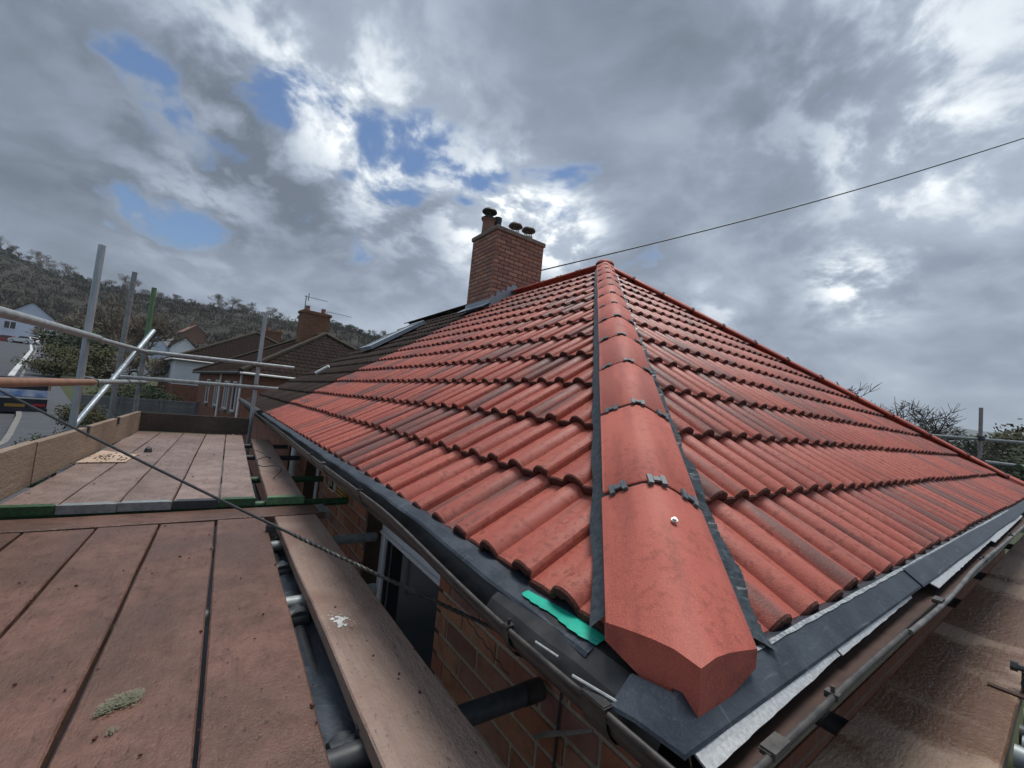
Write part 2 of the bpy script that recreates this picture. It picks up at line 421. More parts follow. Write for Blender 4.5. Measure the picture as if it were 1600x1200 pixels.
M['paint'] = plain('road_paint', (.55, .56, .56), (.42, .43, .44), .7, 3, bstr=0)
M['grass'] = plain('rough_grass', (.030, .046, .014), (.050, .055, .022), .9, .5, bstr=.4, bdist=.1)
M['hill'] = plain('winter_scrub_ground', (.022, .020, .013), (.034, .029, .019), .95, .08, bstr=.6, bdist=1.0)
M['far_hill'] = plain('distant_fields', (.045, .055, .035), (.035, .04, .03), .95, .01, bstr=0)
M['slab'] = plain('grey_fence', (.135, .14, .15), (.10, .105, .112), .8, 5, rnd=.12)
M['bark'] = plain('grey_bark', (.15, .122, .092), (.19, .155, .12), .9, 8)
M['bark_d'] = plain('dark_bark', (.040, .034, .028), (.055, .046, .038), .9, 8)
def mk_leaf(name, a, b_, sc=.6):
    m, T, b = material(name, .7, .25)
    g = T.node('ShaderNodeNewGeometry')
    n = T.noise(g.outputs['Position'], sc, 4, .65)
    c = T.mix(T.ramp(n, .35, .65), a, b_)
    T.l.new(c, b.inputs['Base Color'])
    return m
M['leaf_dark'] = mk_leaf('evergreen_leaf', (.014, .026, .010), (.030, .045, .014), 1.5)
M['leaf_olive'] = mk_leaf('olive_leaf', (.045, .048, .018), (.065, .060, .022), 1.2)
M['leaf_hedge'] = mk_leaf('hedge_leaf', (.022, .033, .012), (.045, .055, .018), 3)
M['scrub_brown'] = mk_leaf('bare_scrub', (.022, .019, .011), (.031, .026, .016), .15)
M['scrub_green'] = mk_leaf('scrub_green', (.014, .020, .008), (.025, .029, .012), .1)
M['moss'] = plain('dried_moss', (.15, .15, .10), (.22, .215, .15), .95, 60)
M['car_red'] = plain('red_car_paint', (.25, .03, .03), None, .3, 3, bstr=0)
M['car_white'] = plain('white_car_paint', (.62, .64, .66), None, .3, 3, bstr=0)
M['car_black'] = plain('black_car_paint', (.014, .017, .024), (.02, .024, .034), .35, 3, bstr=0)
M['blue'] = plain('blue_tarp', (.10, .20, .46), (.50, .56, .66), .5, 2.5, bstr=.3, bdist=.02)
M['chrome'] = plain('bright_trim', (.62, .65, .68), None, .3, 3, .6, bstr=0)
M['plate'] = plain('yellow_plate', (.26, .165, .03), None, .5, 3, bstr=0)
M['red_lamp'] = plain('red_lens', (.35, .02, .03), None, .3, 3, bstr=0)
M['tyre'] = plain('tyre', (.014, .014, .014), None, .8, 10)
def mk_glass(name, c, rough=.05):
    m, T, b = material(name, rough, .5); b.inputs['Base Color'].default_value = c + (1,); return m
M['glass'] = mk_glass('dark_window_glass', (.012, .016, .018))
M['glass_b'] = mk_glass('skylight_glass', (.42, .46, .47), .12)  # pale base colour paints in the bright sky reflected by the pane

# ------------------------------------------------------------------ the setting: ground, road, hill
def ground_z(x, y):
    yy = max(-40.0, min(y, 135.0))
    z = -3.05 + .0585 * yy
    if x > 12: z -= .06 * min(x - 12, 120) * (1 - .0) * max(0.0, min(1.0, (60 - y) / 60 if y > 0 else 1))
    return z
def build_ground():
    xs = [-900, -300, -120, -60, -30, -15, -6, 0, 6, 12, 20, 40, 80, 140, 300, 900, 3500, 9000]
    ys = [-3000, -900, -200, -80, -40, -15, -5, 0, 5, 10, 20, 40, 60, 80, 110, 135, 180, 300, 900, 3000, 9000]
    b = MB(); b.grid([[(x, y, ground_z(x, y) - .03) for x in xs] for y in ys])
    o = b.build('ground', M['grass']); props(o, kind='structure'); fixn(o.data)
build_ground()

ROAD = [((-120, 900), 0, 0)]
def road_strip(name, left, right, mat, dz):
    """strip between two lists of ground points (x, y)"""
    rows = []
    for (a, b_) in zip(left, right):
        n = 6
        rows.append([(a[0] + (b_[0] - a[0]) * i / n, a[1] + (b_[1] - a[1]) * i / n,
                      ground_z(a[0] + (b_[0] - a[0]) * i / n, a[1] + (b_[1] - a[1]) * i / n) + dz) for i in range(n + 1)])
    m = MB(); m.grid(rows); o = m.build(name, mat); fixn(o.data); return props(o, kind='structure')
# road axis: from beside the house uphill to the junction
ax = [Vector(p) for p in ((-7.0, -60.0), (-7.2, 0.0), (-7.9, 17.5), (-8.9, 22.2), (-12.4, 35.4), (-15.2, 47.4), (-25.3, 91.4), (-33.5, 124.0))]
def offs(pts, d):
    out = []
    for i, p in enumerate(pts):
        t = (pts[min(i + 1, len(pts) - 1)] - pts[max(i - 1, 0)]).normalized(); n = Vector((t.y, -t.x))
        out.append(p + n * d)
    return out
def dens(pts, k=6):
    o = []
    for a, b_ in zip(pts[:-1], pts[1:]):
        o += [a + (b_ - a) * i / k for i in range(k)]
    return o + [pts[-1]]
axd = dens(ax)
road_strip('road', offs(axd, -4.6), offs(axd, 2.6), M['asphalt'], .02)
road_strip('pavement', offs(axd, 2.74), offs(axd, 4.3), M['pave'], .12)
lm = [p for p in axd if p.y > 30]; road_strip('road_marking', offs(lm, 2.05), offs(lm, 2.35), M['paint'], .026)
pm = MB(); pm.grid([[(x, y, ground_z(x, y) + .01) for x in (-3.6, -1, 1)] for y in (.1, 8, 16)]); pm.grid([[(x, y, ground_z(x, y) + .01) for x in (-3.6, 0, 6, 12, 16)] for y in (-8, -4, .1)]); props(pm.build('garden_path', M['pave']), kind='structure')
kb = MB()
pl, pr = offs(axd, 2.6), offs(axd, 2.74)
kb.grid([[(a.x, a.y, ground_z(a.x, a.y) + .0), (a.x, a.y, ground_z(a.x, a.y) + .13), (b_.x, b_.y, ground_z(b_.x, b_.y) + .13), (b_.x, b_.y, ground_z(b_.x, b_.y))] for a, b_ in zip(pl, pr)])
o = kb.build('kerb', M['kerb']); props(o, kind='structure')
cross = [Vector((-110.0, 118.0)), Vector((-60.0, 124.0)), Vector((-20.0, 128.0)), Vector((30.0, 132.0))]
road_strip('side_road', offs(dens(cross), -4), offs(dens(cross), 4), M['asphalt'], .026)

# wooded hillside behind the street
SKY = [(-500, 330), (-250, 345), (-100, 362), (0, 385), (50, 408), (100, 424), (150, 434), (200, 444), (260, 456), (320, 468), (400, 482), (450, 489), (520, 497),
       (560, 507), (600, 519), (660, 535), (740, 552), (850, 585), (1000, 612), (1150, 640)]
def sky_y(px):
    for (a, ya), (b_, yb) in zip(SKY[:-1], SKY[1:]):
        if a <= px <= b_: return ya + (yb - ya) * (px - a) / (b_ - a)
    return SKY[0][1] if px < SKY[0][0] else SKY[-1][1]
def hill_pt(px, t):
    """t 0 foot .. 1 crest .. 1.3 behind"""
    dn, df = 92.0, 215.0
    crest = at(px, sky_y(px) + 12, df)
    foot = at(px, 560 + .098 * px, dn); foot.z = ground_z(foot.x, foot.y) - .6
    if t <= 1:
        p = foot.lerp(crest, t); s = t * t * (3 - 2 * t) * .35 + t * .65
        p.z = foot.z + (crest.z - foot.z) * s
    else:
        p = crest + (crest - foot) * (t - 1); p.z = crest.z - (t - 1) * 40
    p.z += 1.6 * (mnoise.noise(Vector((p.x * .05, p.y * .05, 0)))) if 0 < t < .98 else 0
    return p
hb = MB()
hb.grid([[hill_pt(px, t) for px in range(-500, 1151, 22)] for t in (0, .08, .16, .24, .32, .4, .48, .56, .64, .72, .8, .88, .94, 1.0, 1.1, 1.3, 1.6)])
o = hb.build('hillside', M['hill']); props(o, kind='structure'); o.data.shade_smooth(); fixn(o.data)
# far pale hills to the right
fb = MB(); rows = []
random.seed(4)
for t in (0, .4, .75, 1.0, 1.25):
    row = []
    for px in range(850, 2300, 18):
        d = 900 + 700 * t
        hh = 40 + 9 * mnoise.noise(Vector((px * .011, 3, 0))) + 5 * mnoise.noise(Vector((px * .05, 1, 0))) + max(0, (1300 - px) * .02)
        y = 563 + .098 * px - hh * (1 if t == 1.0 else (t * t if t < 1 else .6))
        p = at(px, y, d)
        if t == 0: p.z = ground_z(p.x, p.y) - 2
        row.append(p)
    rows.append(row)
fb.grid(rows); o = fb.build('distant_hills', M['far_hill']); props(o, kind='structure'); o.data.shade_smooth(); fixn(o.data)

# ------------------------------------------------------------------ the house with the new red roof
TH = R(34.717); C_, S_ = math.cos(TH), math.sin(TH); TAN = math.tan(TH)
G = .35355; A = 3.83; YV = 6.3903; NC = 13
DZ = {0: .0508, 1: .0211, 2: .0018}
WX = .24                                   # outer wall faces stand this far in from the tile ends
GZ = ground_z(3, 3)
house = thing('bungalow', 'brick bungalow with new red tiled hipped roof beside the scaffold', 'house', (A, 3.2, GZ))

RH, TT, ST = .030, .024, .031            # roll height, tile thickness, step from course to course
def hp(v):
    h = 0.0
    for c in (.105, .255):
        d = abs(v - c)
        if d < .042: h = RH * (1 - (d / .042) ** 2) ** .66
    return h + (.003 * math.cos((v - .03) / .15 * 2 * math.pi) if h == 0 else 0)
VS = [-.015, 0, .03, .0625, .066, .072, .080, .088, .097, .105, .113, .122, .130, .138, .144, .1475, .18, .2125, .216, .222, .230, .238, .247, .255, .263, .272, .280, .288, .294]
def tile_mesh(name, vs, thick=TT, mid=False):
    b = MB(); rows = []
    top = lambda v: hp(v) + (.006 if v > .285 else 0) - (.006 if v < -.001 else 0)
    L_ = .42
    rg = random.Random(3)
    jag = [rg.uniform(-.0018, .0018) for v in vs]
    rows = [[(v, L_, top(v) - RH - thick) for v in vs], [(v, .004 + j, top(v) - RH - thick + j) for v, j in zip(vs, jag)], [(v, .001 + j, top(v) - RH - thick * .5) for v, j in zip(vs, jag)],
            [(v, .004, top(v) - RH - .003) for v in vs], [(v, .010, top(v) - RH) for v in vs], [(v, L_, top(v) - RH) for v in vs]]
    b.grid(rows)
    e = vs[-1]; n = len(vs)
    b.f += [(n * 1 - 1, n * 2 - 1, n * 3 - 1, n * 4 - 1, n * 5 - 1, n * 6 - 1)]
    me = b.mesh(name); w = len(vs) - 1
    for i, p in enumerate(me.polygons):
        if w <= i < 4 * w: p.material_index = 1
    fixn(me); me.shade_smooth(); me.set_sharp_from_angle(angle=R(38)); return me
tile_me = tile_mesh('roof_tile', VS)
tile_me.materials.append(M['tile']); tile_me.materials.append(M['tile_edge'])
tile_dark = tile_mesh('old_roof_tile', [VS[i] for i in (0, 1, 3, 5, 7, 9, 11, 13, 15, 17, 19, 21, 23, 25, 28)])
tile_dark.materials.append(M['dark_tile']); tile_dark.materials.append(M['dark_tile'])
def rot_noise(rng, a): return rng.uniform(-a, a)
def tile_matrix(side, org, k, rng):
    """side 0: slope rising along +X, tiles run towards -Y; side 1: slope rising along +Y, tiles run towards +X"""
    def P(kk, drop):
        u = kk * G; z = u * S_ + DZ.get(kk, 0)
        if side == 0: return Vector((u * C_, org, z)) + Vector((-S_, 0, C_)) * drop
        return Vector((org, u * C_, z)) + Vector((0, -S_, C_)) * drop
    t0 = P(k, rng.uniform(-.003, .003)); t1 = P(k + 1, -ST)
    Y = (t1 - t0).normalized(); X = Vector((0, -1, 0)) if side == 0 else Vector((1, 0, 0))
    X = (X + Y * rng.uniform(-.010, .010)).normalized()
    Z = X.cross(Y); m = Matrix.Identity(4)
    t0 = t0 + X * rng.uniform(-.0015, .0015) + Y * rng.uniform(-.005, .005)
    for i in range(3): m[i][0] = X[i]; m[i][1] = Y[i]; m[i][2] = Z[i]; m[i][3] = t0[i]
    return m
def place_tiles(side, orgs, courses, cuts, me, seed):
    rng = random.Random(seed); out = []
    for k in courses:
        for org in orgs:
            mtx = tile_matrix(side, org, k, rng)
            cor = [mtx @ Vector((x, y, 0)) for x in (-.015, .30) for y in (0, .42)]
            dead = cut = False
            for co, no in cuts:
                co = Vector(co); no = Vector(no); s = [(c - co).dot(no) for c in cor]
                if min(s) > -.01: dead = True
                elif max(s) > 0: cut = True
            if dead: continue
            out.append((mtx, cut))
    res = []
    for mtx, cut in out:
        m2 = me
        if cut:
            b = bmesh.new(); b.from_mesh(me); b.transform(mtx)
            for co, no in cuts:
                bmesh.ops.bisect_plane(b, geom=b.verts[:] + b.edges[:] + b.faces[:], plane_co=co, plane_no=no, clear_outer=True)
            b.transform(mtx.inverted())
            if len(b.faces) < 2: b.free(); continue
            m2 = bpy.data.meshes.new(me.name + '_cut'); b.to_mesh(m2); b.free(); [m2.materials.append(q) for q in me.materials]
        res.append((mtx, m2))
    return res
HG = .034
cutsL = [((0, HG, 0), (1, -1, 0)), ((A - .03, 0, 0), (1, 0, 0))]
cutsR = [((HG, 0, 0), (-1, 1, 0)), ((2 * A - HG, 0, 0), (1, 1, 0))]
# roof deck under the tiles
def pl_pt(x, y, z, dz): return (x, y, z + dz)
deck = MB(); D0 = -.075
H = A * TAN
e0 = .03
deck.add([(e0, e0, e0 * TAN + D0), (2 * A - e0, e0, e0 * TAN + D0), (A, A, H + D0), (A, YV, H + D0), (e0, YV, e0 * TAN + D0), (2 * A - e0, YV, e0 * TAN + D0)],
         [(0, 4, 3, 2), (0, 2, 1), (1, 2, 3, 5)])
roof = deck.build('roof', M['plastic'], house)
tl = place_tiles(0, [YV - .3 * i for i in range(22)], range(NC), cutsL, tile_me, 1) + \
     place_tiles(1, [.393 + .3 * i for i in range(-2, 25)], range(NC), cutsR, tile_me, 2)
tl.sort(key=lambda t: (t[0].translation - CP).length)
for m4, me in tl[:300]:
    o = obj('tile', me, None, roof); o.matrix_basis = m4
if len(tl) > 300:
    b = bmesh.new()
    for m4, me in tl[300:]:
        t = me.copy(); t.transform(m4); b.from_mesh(t); bpy.data.meshes.remove(t)
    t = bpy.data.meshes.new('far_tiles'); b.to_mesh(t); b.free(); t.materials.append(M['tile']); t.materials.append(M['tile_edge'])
    props(obj('distant_tiles', t, None, roof), kind='stuff')
# back slope, plain corrugated courses
def tiled_sheet(O, X, Y, W, L_, cuts, gauge=G, name='tile_courses', step=.024, pitch=.15, amp=.032, per=6):
    O = Vector(O); X = Vector(X).normalized(); Y = Vector(Y).normalized(); N = X.cross(Y)
    b = MB(); n = int(W / pitch * per)
    k = 0
    while k * gauge < L_:
        u0, u1 = k * gauge, min((k + 1) * gauge + .03, L_)
        rows = []
        for u, dd in ((u0 + .002, -.03), (u0, 0.0), (u1, -step)):
            rows.append([O + X * (W * i / n) + Y * u + N * (dd + amp * max(0, math.cos(2 * math.pi * W * i / n / pitch)) ** .8) for i in range(n + 1)])
        b.grid(rows); k += 1
    me = b.mesh(name); bm = bmesh.new(); bm.from_mesh(me)
    for co, no in cuts:
        bmesh.ops.bisect_plane(bm, geom=bm.verts[:] + bm.edges[:] + bm.faces[:], plane_co=co, plane_no=no, clear_outer=True)
    bmesh.ops.recalc_face_normals(bm, faces=bm.faces)
    bm.to_mesh(me); bm.free(); me.shade_smooth(); me.set_sharp_from_angle(angle=R(40)); return me
me = tiled_sheet((2 * A, 0, -.03), (0, 1, 0), (-C_, 0, S_), YV, A / C_, [((2 * A, 0.03, 0), (-1, -1, 0))])
props(obj('back_slope_tiles', me, M['tile'], roof), kind='stuff')

def v_of(side, x, y): return ((YV - y) % .3) if side == 0 else ((x - .393) % .3)
def surf(side, x, y):
    q = x if side == 0 else y
    u = q / C_ / G; k = int(math.floor(u)); fr = u - k
    d0, d1 = DZ.get(k, 0), DZ.get(k + 1, 0)
    return q * TAN + d0 + (d1 - d0) * fr + (hp(v_of(side, x, y)) - RH - ST * fr) / C_

# hips and ridge
ARC = [.93 * q for q in (-.125, -.118, -.10, -.08, -.055, -.03, 0, .03, .055, .08, .10, .118, .125)]
def arc_up(s): return -.062 * (math.sqrt((s / .125) ** 2 + .09) - .3) / (math.sqrt(1.09) - .3)
def hip_mesh(name, L_, th_=.018):
    b = MB(); g0 = .007; g1 = L_ - .013
    prof = [(s, arc_up(s)) for s in ARC]; inn = [(s * .93, arc_up(s) - th_) for s in reversed(ARC)]
    ring = prof + inn; n = len(ring)
    rows = [[(s, y, u) for s, u in ring] for y in (g0, g0 + .004, g1 - .004, g1)]
    rows[0] = [(s * .985, g0, u - .003) for s, u in ring]; rows[3] = [(s * .985, g1, u - .003) for s, u in ring]
    b.grid(rows, closed=True)
    for r in (0, 3):
        for i in range(len(ARC) - 1):
            b.f.append((r * n + i, r * n + i + 1, r * n + n - 2 - i, r * n + n - 1 - i))
    me = b.mesh(name); fixn(me); me.shade_smooth(); me.set_sharp_from_angle(angle=R(40)); me.materials.append(M['hip']); return me
def strip_mesh():
    b = MB(); b.grid([[(s * .985, y, arc_up(s) - .007) for s in ARC] for y in (-.02, .03)])
    me = b.mesh('joint_strip'); me.materials.append(M['plastic']); return me
def clip_mesh():
    b = MB()
    b.box((0, 0, .005), (.018, .014, .006)); b.box((-.016, 0, .004), (.012, .034, .007)); b.box((.016, 0, .004), (.012, .034, .007))
    b.box((0, .010, .001), (.022, .010, .006)); b.box((-.019, -.012, .001), (.008, .012, .008)); b.box((.019, -.012, .001), (.008, .012, .008))
    me = b.mesh('clip'); me.materials.append(M['clip']); return me
hip_len = .30 * math.sqrt(2 + TAN * TAN) * (.295 / .30)
hip_me = hip_mesh('hip_tile', hip_len); strip_me = strip_mesh(); clip_me = clip_mesh()
def frame(o, X, Y):
    Y = Vector(Y).normalized(); X = Vector(X); X = (X - Y * X.dot(Y)).normalized(); Z = X.cross(Y); m = Matrix.Identity(4)
    for i in range(3): m[i][0] = X[i]; m[i][1] = Y[i]; m[i][2] = Z[i]; m[i][3] = o[i]
    return m
def add_joint(m4, rng):
    o = obj('joint_strip', strip_me, None, roof); o.matrix_basis = m4
    for s in (-.082, .004, .090):
        sl = (arc_up(s + .004) - arc_up(s - .004)) / .008
        t = Matrix.Translation((s + rng.uniform(-.004, .004), 0, arc_up(s) + .001)) @ Matrix.Rotation(-math.atan(sl), 4, 'Y') @ Matrix.Rotation(rng.uniform(-.12, .12), 4, 'Z')
        o = obj('clip', clip_me, None, roof); o.matrix_basis = m4 @ t
rng = random.Random(5)
def hip_run(base, dx, side):
    """base: point on the hip line at the first joint; dx: plan step (x, y) per tile"""
    n = 13; step = Vector((dx[0], dx[1], .295 * TAN)); p = Vector(base)
    for i in range(n):
        if p.z > H + .10: break
        m4 = frame(p, side, step)
        m4 = m4 @ Matrix.Rotation(rng.uniform(-.006, .006), 4, 'Z') @ Matrix.Translation((0, 0, rng.uniform(-.002, .002)))
        if (p + step).z > H + .16: break
        o = obj('hip_tile', hip_me, None, roof); o.matrix_basis = m4
        add_joint(m4, rng)
        p = p + step
hip_run((.275, .275, .275 * TAN + .075), (.295, .295), (1, -1, 0))
hip_run((2 * A - .275, .275, .275 * TAN + .052), (-.295, .295), (1, 1, 0))
# first hip tile of each hip: solid block end, mitred to both eaves
def starter(base, low, side, planes):
    base = Vector(base); low = Vector(low); d = (low - base)
    m4 = frame(base, side, -d); b = MB(); Ln = d.length + .16
    prof = [(s * 1.02, arc_up(s * 1.06)) for s in ARC]
    bot = [(.117, -.10), (-.117, -.10)]
    ring = prof + bot
    b.grid([[(s, y, u) for s, u in ring] for y in (-.006, -.012, -Ln)], closed=True)
    n = len(ring); b.f.append(tuple(range(n))); b.f.append(tuple(2 * n + i for i in range(n)))
    me = b.mesh('hip_starter'); bm = bmesh.new(); bm.from_mesh(me); bmesh.ops.recalc_face_normals(bm, faces=bm.faces); bm.transform(m4)
    for co, no in planes:
        bmesh.ops.bisect_plane(bm, geom=bm.verts[:] + bm.edges[:] + bm.faces[:], plane_co=co, plane_no=no, clear_outer=True)
        ed = [e for e in bm.edges if e.is_boundary]
        bmesh.ops.holes_fill(bm, edges=ed)
    bmesh.ops.recalc_face_normals(bm, faces=bm.faces)
    bm.transform(m4.inverted()); bm.to_mesh(me); bm.free(); me.shade_smooth(); me.set_sharp_from_angle(angle=R(35)); me.materials.append(M['hip'])
    o = obj('hip_tile', me, None, roof); o.matrix_basis = m4
    # roofing screw with washer
    b = MB(); b.tube((.022, -.148, -.001), (.022, -.148, .003), .0072, n=12); b.tube((.022, -.148, .003), (.022, -.148, .007), .0045, n=6)
    s = b.build('fixing_screw', M['silver'], roof); s.matrix_basis = m4
starter((.275, .275, .275 * TAN + .075), (-.036, -.036, .078), (1, -1, 0),
        [((-.034, 0, 0), (-1, 0, 0)), ((0, -.034, 0), (0, -1, 0)), ((0, 0, .010), (.25, .25, -1))])
starter((2 * A - .275, .275, .275 * TAN + .052), (2 * A + .036, -.036, .058), (1, 1, 0),
        [((2 * A + .034, 0, 0), (1, 0, 0)), ((0, -.034, 0), (0, -1, 0)), ((0, 0, .010), (-.25, .25, -1))])
# ridge up to the chimney
ridge_me = hip_mesh('ridge_tile', .45)
for i in range(6):
    y = A + .05 + .45 * i
    if y > 6.1: break
    m4 = frame((A, y, H + .048), (1, 0, 0), (0, 1, 0))
    o = obj('ridge_tile', ridge_me, None, roof); o.matrix_basis = m4; add_joint(m4, rng)
cap = MB(); rows = []
for i in range(7):
    t = i / 6 * math.pi / 2
    rows.append([(A + math.cos(a) * .135 * math.sin(t), A + math.sin(a) * .135 * math.sin(t), H + .085 - .075 * (1 - math.cos(t))) for a in [2 * math.pi * j / 20 for j in range(20)]])
cap.grid(rows, closed=True); cap.build('hip_cap', M['hip'], roof, 60)

# pleated dry-hip strips either side of the hips
def pleats(side_sign, mirror=False):
    b = MB(); rows = []
    x = .075 if side_sign < 0 else .10; i = 0
    hd = Vector((1, 1, TAN)); hl = hd.length
    rngp = random.Random(9 + side_sign)
    while x < A - .12:
        c = x * TAN + .075 if x > .275 else .078 + (x + .036) * (.265 - .078) / .311
        wv = .006 * math.sin(x * 29)
        fine = (.0032 if i % 2 else -.0032) if x < 1.6 else (.0012 if i % 2 else -.0012)
        row = []
        for s in ((.108, .118, .128, .140 + wv * .5) if side_sign < 0 else (.112, .135, .16, .182 + wv)):
            sx, sy = (s / math.sqrt(2)) * side_sign, -(s / math.sqrt(2)) * side_sign
            px_, py_ = x + sx, x + sy
            q_ = px_ if side_sign < 0 else py_
            zs = .45 * (surf(0 if side_sign < 0 else 1, max(px_, .001), max(py_, .001)) + .008) + .55 * (q_ * TAN + .048 * max(0, 1 - q_ / .6) - .004)
            zh = c + arc_up(s) - .022
            k = min(1.0, (s - .108) / (.05 if side_sign < 0 else .03))
            z = max(zs, zh * (1 - k) + zs * k)
            X_ = (2 * A - px_) if mirror else px_
            row.append((X_, py_, z + fine))
        rows.append(row)
        step = .0062 if x < 1.6 else .010
        x += step; i += 1
    b.grid(rows); return b.build('pleated_hip_roll', M['pleat'], roof)
pleats(-1); pleats(1)

# ------------------------------------------------------------------ eaves: trays, gutters
def strip_along(axis, a, b_, prof, n=1, wob=0.0, seed=0):
    """profile (offset, z) swept along the eave; axis 'y' left eave (offset in x), 'x' right eave (offset in y)"""
    rg = random.Random(seed); m = MB(); rows = []
    for i in range(n + 1):
        t = a + (b_ - a) * i / n; w = rg.uniform(-wob, wob)
        rows.append([((o_ + w * k, t, z) if axis == 'y' else (t, o_ + w * k, z - w * .5 * k)) for k, (o_, z) in enumerate(prof)])
    m.grid(rows); return m
eaves = thing_eaves = None
fas = MB()
fas.box2((.035, .02, -.13), (.055, YV + 5.1, .0)); fas.box2((.02, .035, -.13), (2 * A, .055, .0))
fas.build('fascia', M['plastic'], house)
sof = MB(); sof.box2((.05, .05, -.135), (WX + .03, YV + 5.1, -.125)); sof.box2((.05, .05, -.136), (2 * A, WX + .03, -.126)); sof.build('soffit', M['reveal'], house)
def tray_obj(m, name='eave_tray', mat='tray'):
    me = m.mesh(name); bm = bmesh.new(); bm.from_mesh(me)
    bmesh.ops.recalc_face_normals(bm, faces=bm.faces); bmesh.ops.solidify(bm, geom=bm.faces[:], thickness=.003); bm.to_mesh(me); bm.free()
    return obj(name, me, M[mat], house)
PR = [(.05, .016), (-.004, .010), (-.034, -.002), (-.039, -.008)]
def rise(y): t = max(0.0, min(1.0, (y - .25) / .9)); return .030 * t * t * (3 - 2 * t)
def left_tray(a, b_, dz, seed):
    m = strip_along('y', a, b_, PR, int((b_ - a) / .12) + 2, .0015, seed)
    m.v = [(x, y, z + dz + rise(y) * (1 if x < .02 else .3)) for x, y, z in m.v]; tray_obj(m)
left_tray(.165, 2.0, 0, 1); left_tray(1.94, YV, -.004, 2)
PR2 = [(.03, .024), (-.004, .033), (-.010, .033), (-.051, .002), (-.053, -.003)]
mt_ = MB(); mt_.grid([[(max(o_ - .041, -.2) if i == 0 else 1.22 * i / 8, o_, z) for o_, z in PR2] for i in range(9)]); tray_obj(mt_)
mt_ = MB(); mt_.grid([[(o_ - .041, o_ if i == 0 else .022 * i, z - .004 * i) for o_, z in PR2[1:]] for i in range(4)]); tray_obj(mt_)
tray_obj(strip_along('x', 1.16, 4.2, [(a - .002, z + .002) for a, z in PR2], 10, .001, 4))
tray_obj(strip_along('x', 4.15, 2 * A, PR2, 10, .0015, 5))
# folded corner return and the old tray still in the gutter
tray_obj(strip_along('y', .0, .44, [(.03, .012), (-.02, .004), (-.055, -.018), (-.075, -.048)], 5, .002, 7), 'old_eave_felt', 'plastic')
we = MB(); we.grid([[(x, -.0035 + .001 * math.sin(x * 19), .0365), (x, -.0105 - .002 * abs(math.sin(x * 31)), .0352 - .001 * abs(math.sin(x * 31)))] for x in [.13 + .03 * i for i in range(134)]])
we.build('worn_tray_edge', M['tray_edge'], house)
# torn green membrane below the last left tiles
gm = MB(); rows = []
for i in range(24):
    y = .162 + i * .0095; w = .006 + .010 * abs(math.sin(i * .23 + .2)) * (1 - .5 * i / 24) + .0015 * math.sin(i * 2.1)
    rows.append([(.02, y, .012), (-.004, y, .012), (-.008 - w * .6, y, .0105), (-.010 - w, y, .008)])
gm.grid(rows); gm.build('green_membrane', M['membrane'], house)
gm = MB(); gm.grid([[(x, .03, .036), (x, .0, .036 + .002 * math.sin(x * 40))] for x in [.20 + .012 * i for i in range(3)]]); gm.build('green_membrane', M['membrane'], house)
# aluminium flashing lying in the right gutter
def flash(x0, x1, seed, w0=.034):
    rg = random.Random(seed); rows = []
    n = int((x1 - x0) / .02)
    for i in range(n + 1):
        x = x0 + (x1 - x0) * i / n; w = w0 * (1 - .55 * i / n) + .002 * mnoise.noise(Vector((x * 23, seed, 0)))
        z = -.016 + .003 * mnoise.noise(Vector((x * 12, seed, 3)))
        rows.append([(x, -.046, z + .016), (x, -.046 - w * .5, z + .009), (x, -.046 - w, z + .004)])
    m = MB(); m.grid(rows); tray_obj(m, 'metal_flashing', 'silver')
flash(-.070, .44, 1, .027); flash(.445, 1.05, 2, .015); flash(1.25, 2.6, 3, .03); flash(2.6, 4.4, 4, .03)
def gz_left(y): return -.020 + 1.45 * rise(y)
def gutter(axis, a, b_, cx, cz, r, name, mat, mitre=0.0):
    m = MB(); rows = []; n = 60
    prof = [(math.cos(math.pi * i / 12) * r, -math.sin(math.pi * i / 12) * r) for i in range(13)]; lip = [(-r - .004, .003), (-r - .006, -.010)]
    for i in range(n + 1):
        t = a + (b_ - a) * i / n; row = []
        z0 = cz + .003 * math.sin(t * 2.1) + (gz_left(t) if axis == 'y' else 0)
        for dx, dz in prof + lip + [(p[0] * 1.05, p[1] * 1.05 - .001) for p in reversed(prof)]:
            o_ = cx + dx; tt = t + (o_ if (mitre and i == 0) else 0)
            row.append((o_, tt, z0 + dz) if axis == 'y' else (tt, o_, z0 + dz))
        rows.append(row)
    m.grid(rows); o = m.build(name, M[mat], house, 50); fixn(o.data); return o
GX = -.048
gutter('y', 0.0, YV, GX, .002, .052, 'gutter', 'plastic', 1)
gutter('x', 0.0, 1.02, GX, -.004, .052, 'gutter', 'plastic', 1)
gutter('x', 1.02, 2 * A, GX - .004, -.004, .054, 'gutter', 'lip_grey')
# rolled outer lips
ys = [-.08 + .06 * i for i in range(109)]
lipm = MB(); lipm.path([(GX - .056, y, .003 + gz_left(y) + .003 * math.sin(y * 2.1)) for y in ys], .0045, 8); lipm.build('gutter_lip', M['lip'], house, 60)
xs = [-.08 + .06 * i for i in range(129)]
lipm = MB(); lipm.path([(x, GX - .058 - .007 * max(0, math.sin(x * 2.6 - 1)), -.002 + .004 * math.sin(x * 4.1)) for x in xs if x > .68], .0060, 10); lipm.build('gutter_lip', M['lip_grey'], house, 60)
lipm = MB(); lipm.path([(x, GX - .058, -.002 + .004 * math.sin(x * 4.1)) for x in xs if x < .72], .0050, 10); lipm.build('gutter_lip', M['lip'], house, 60)
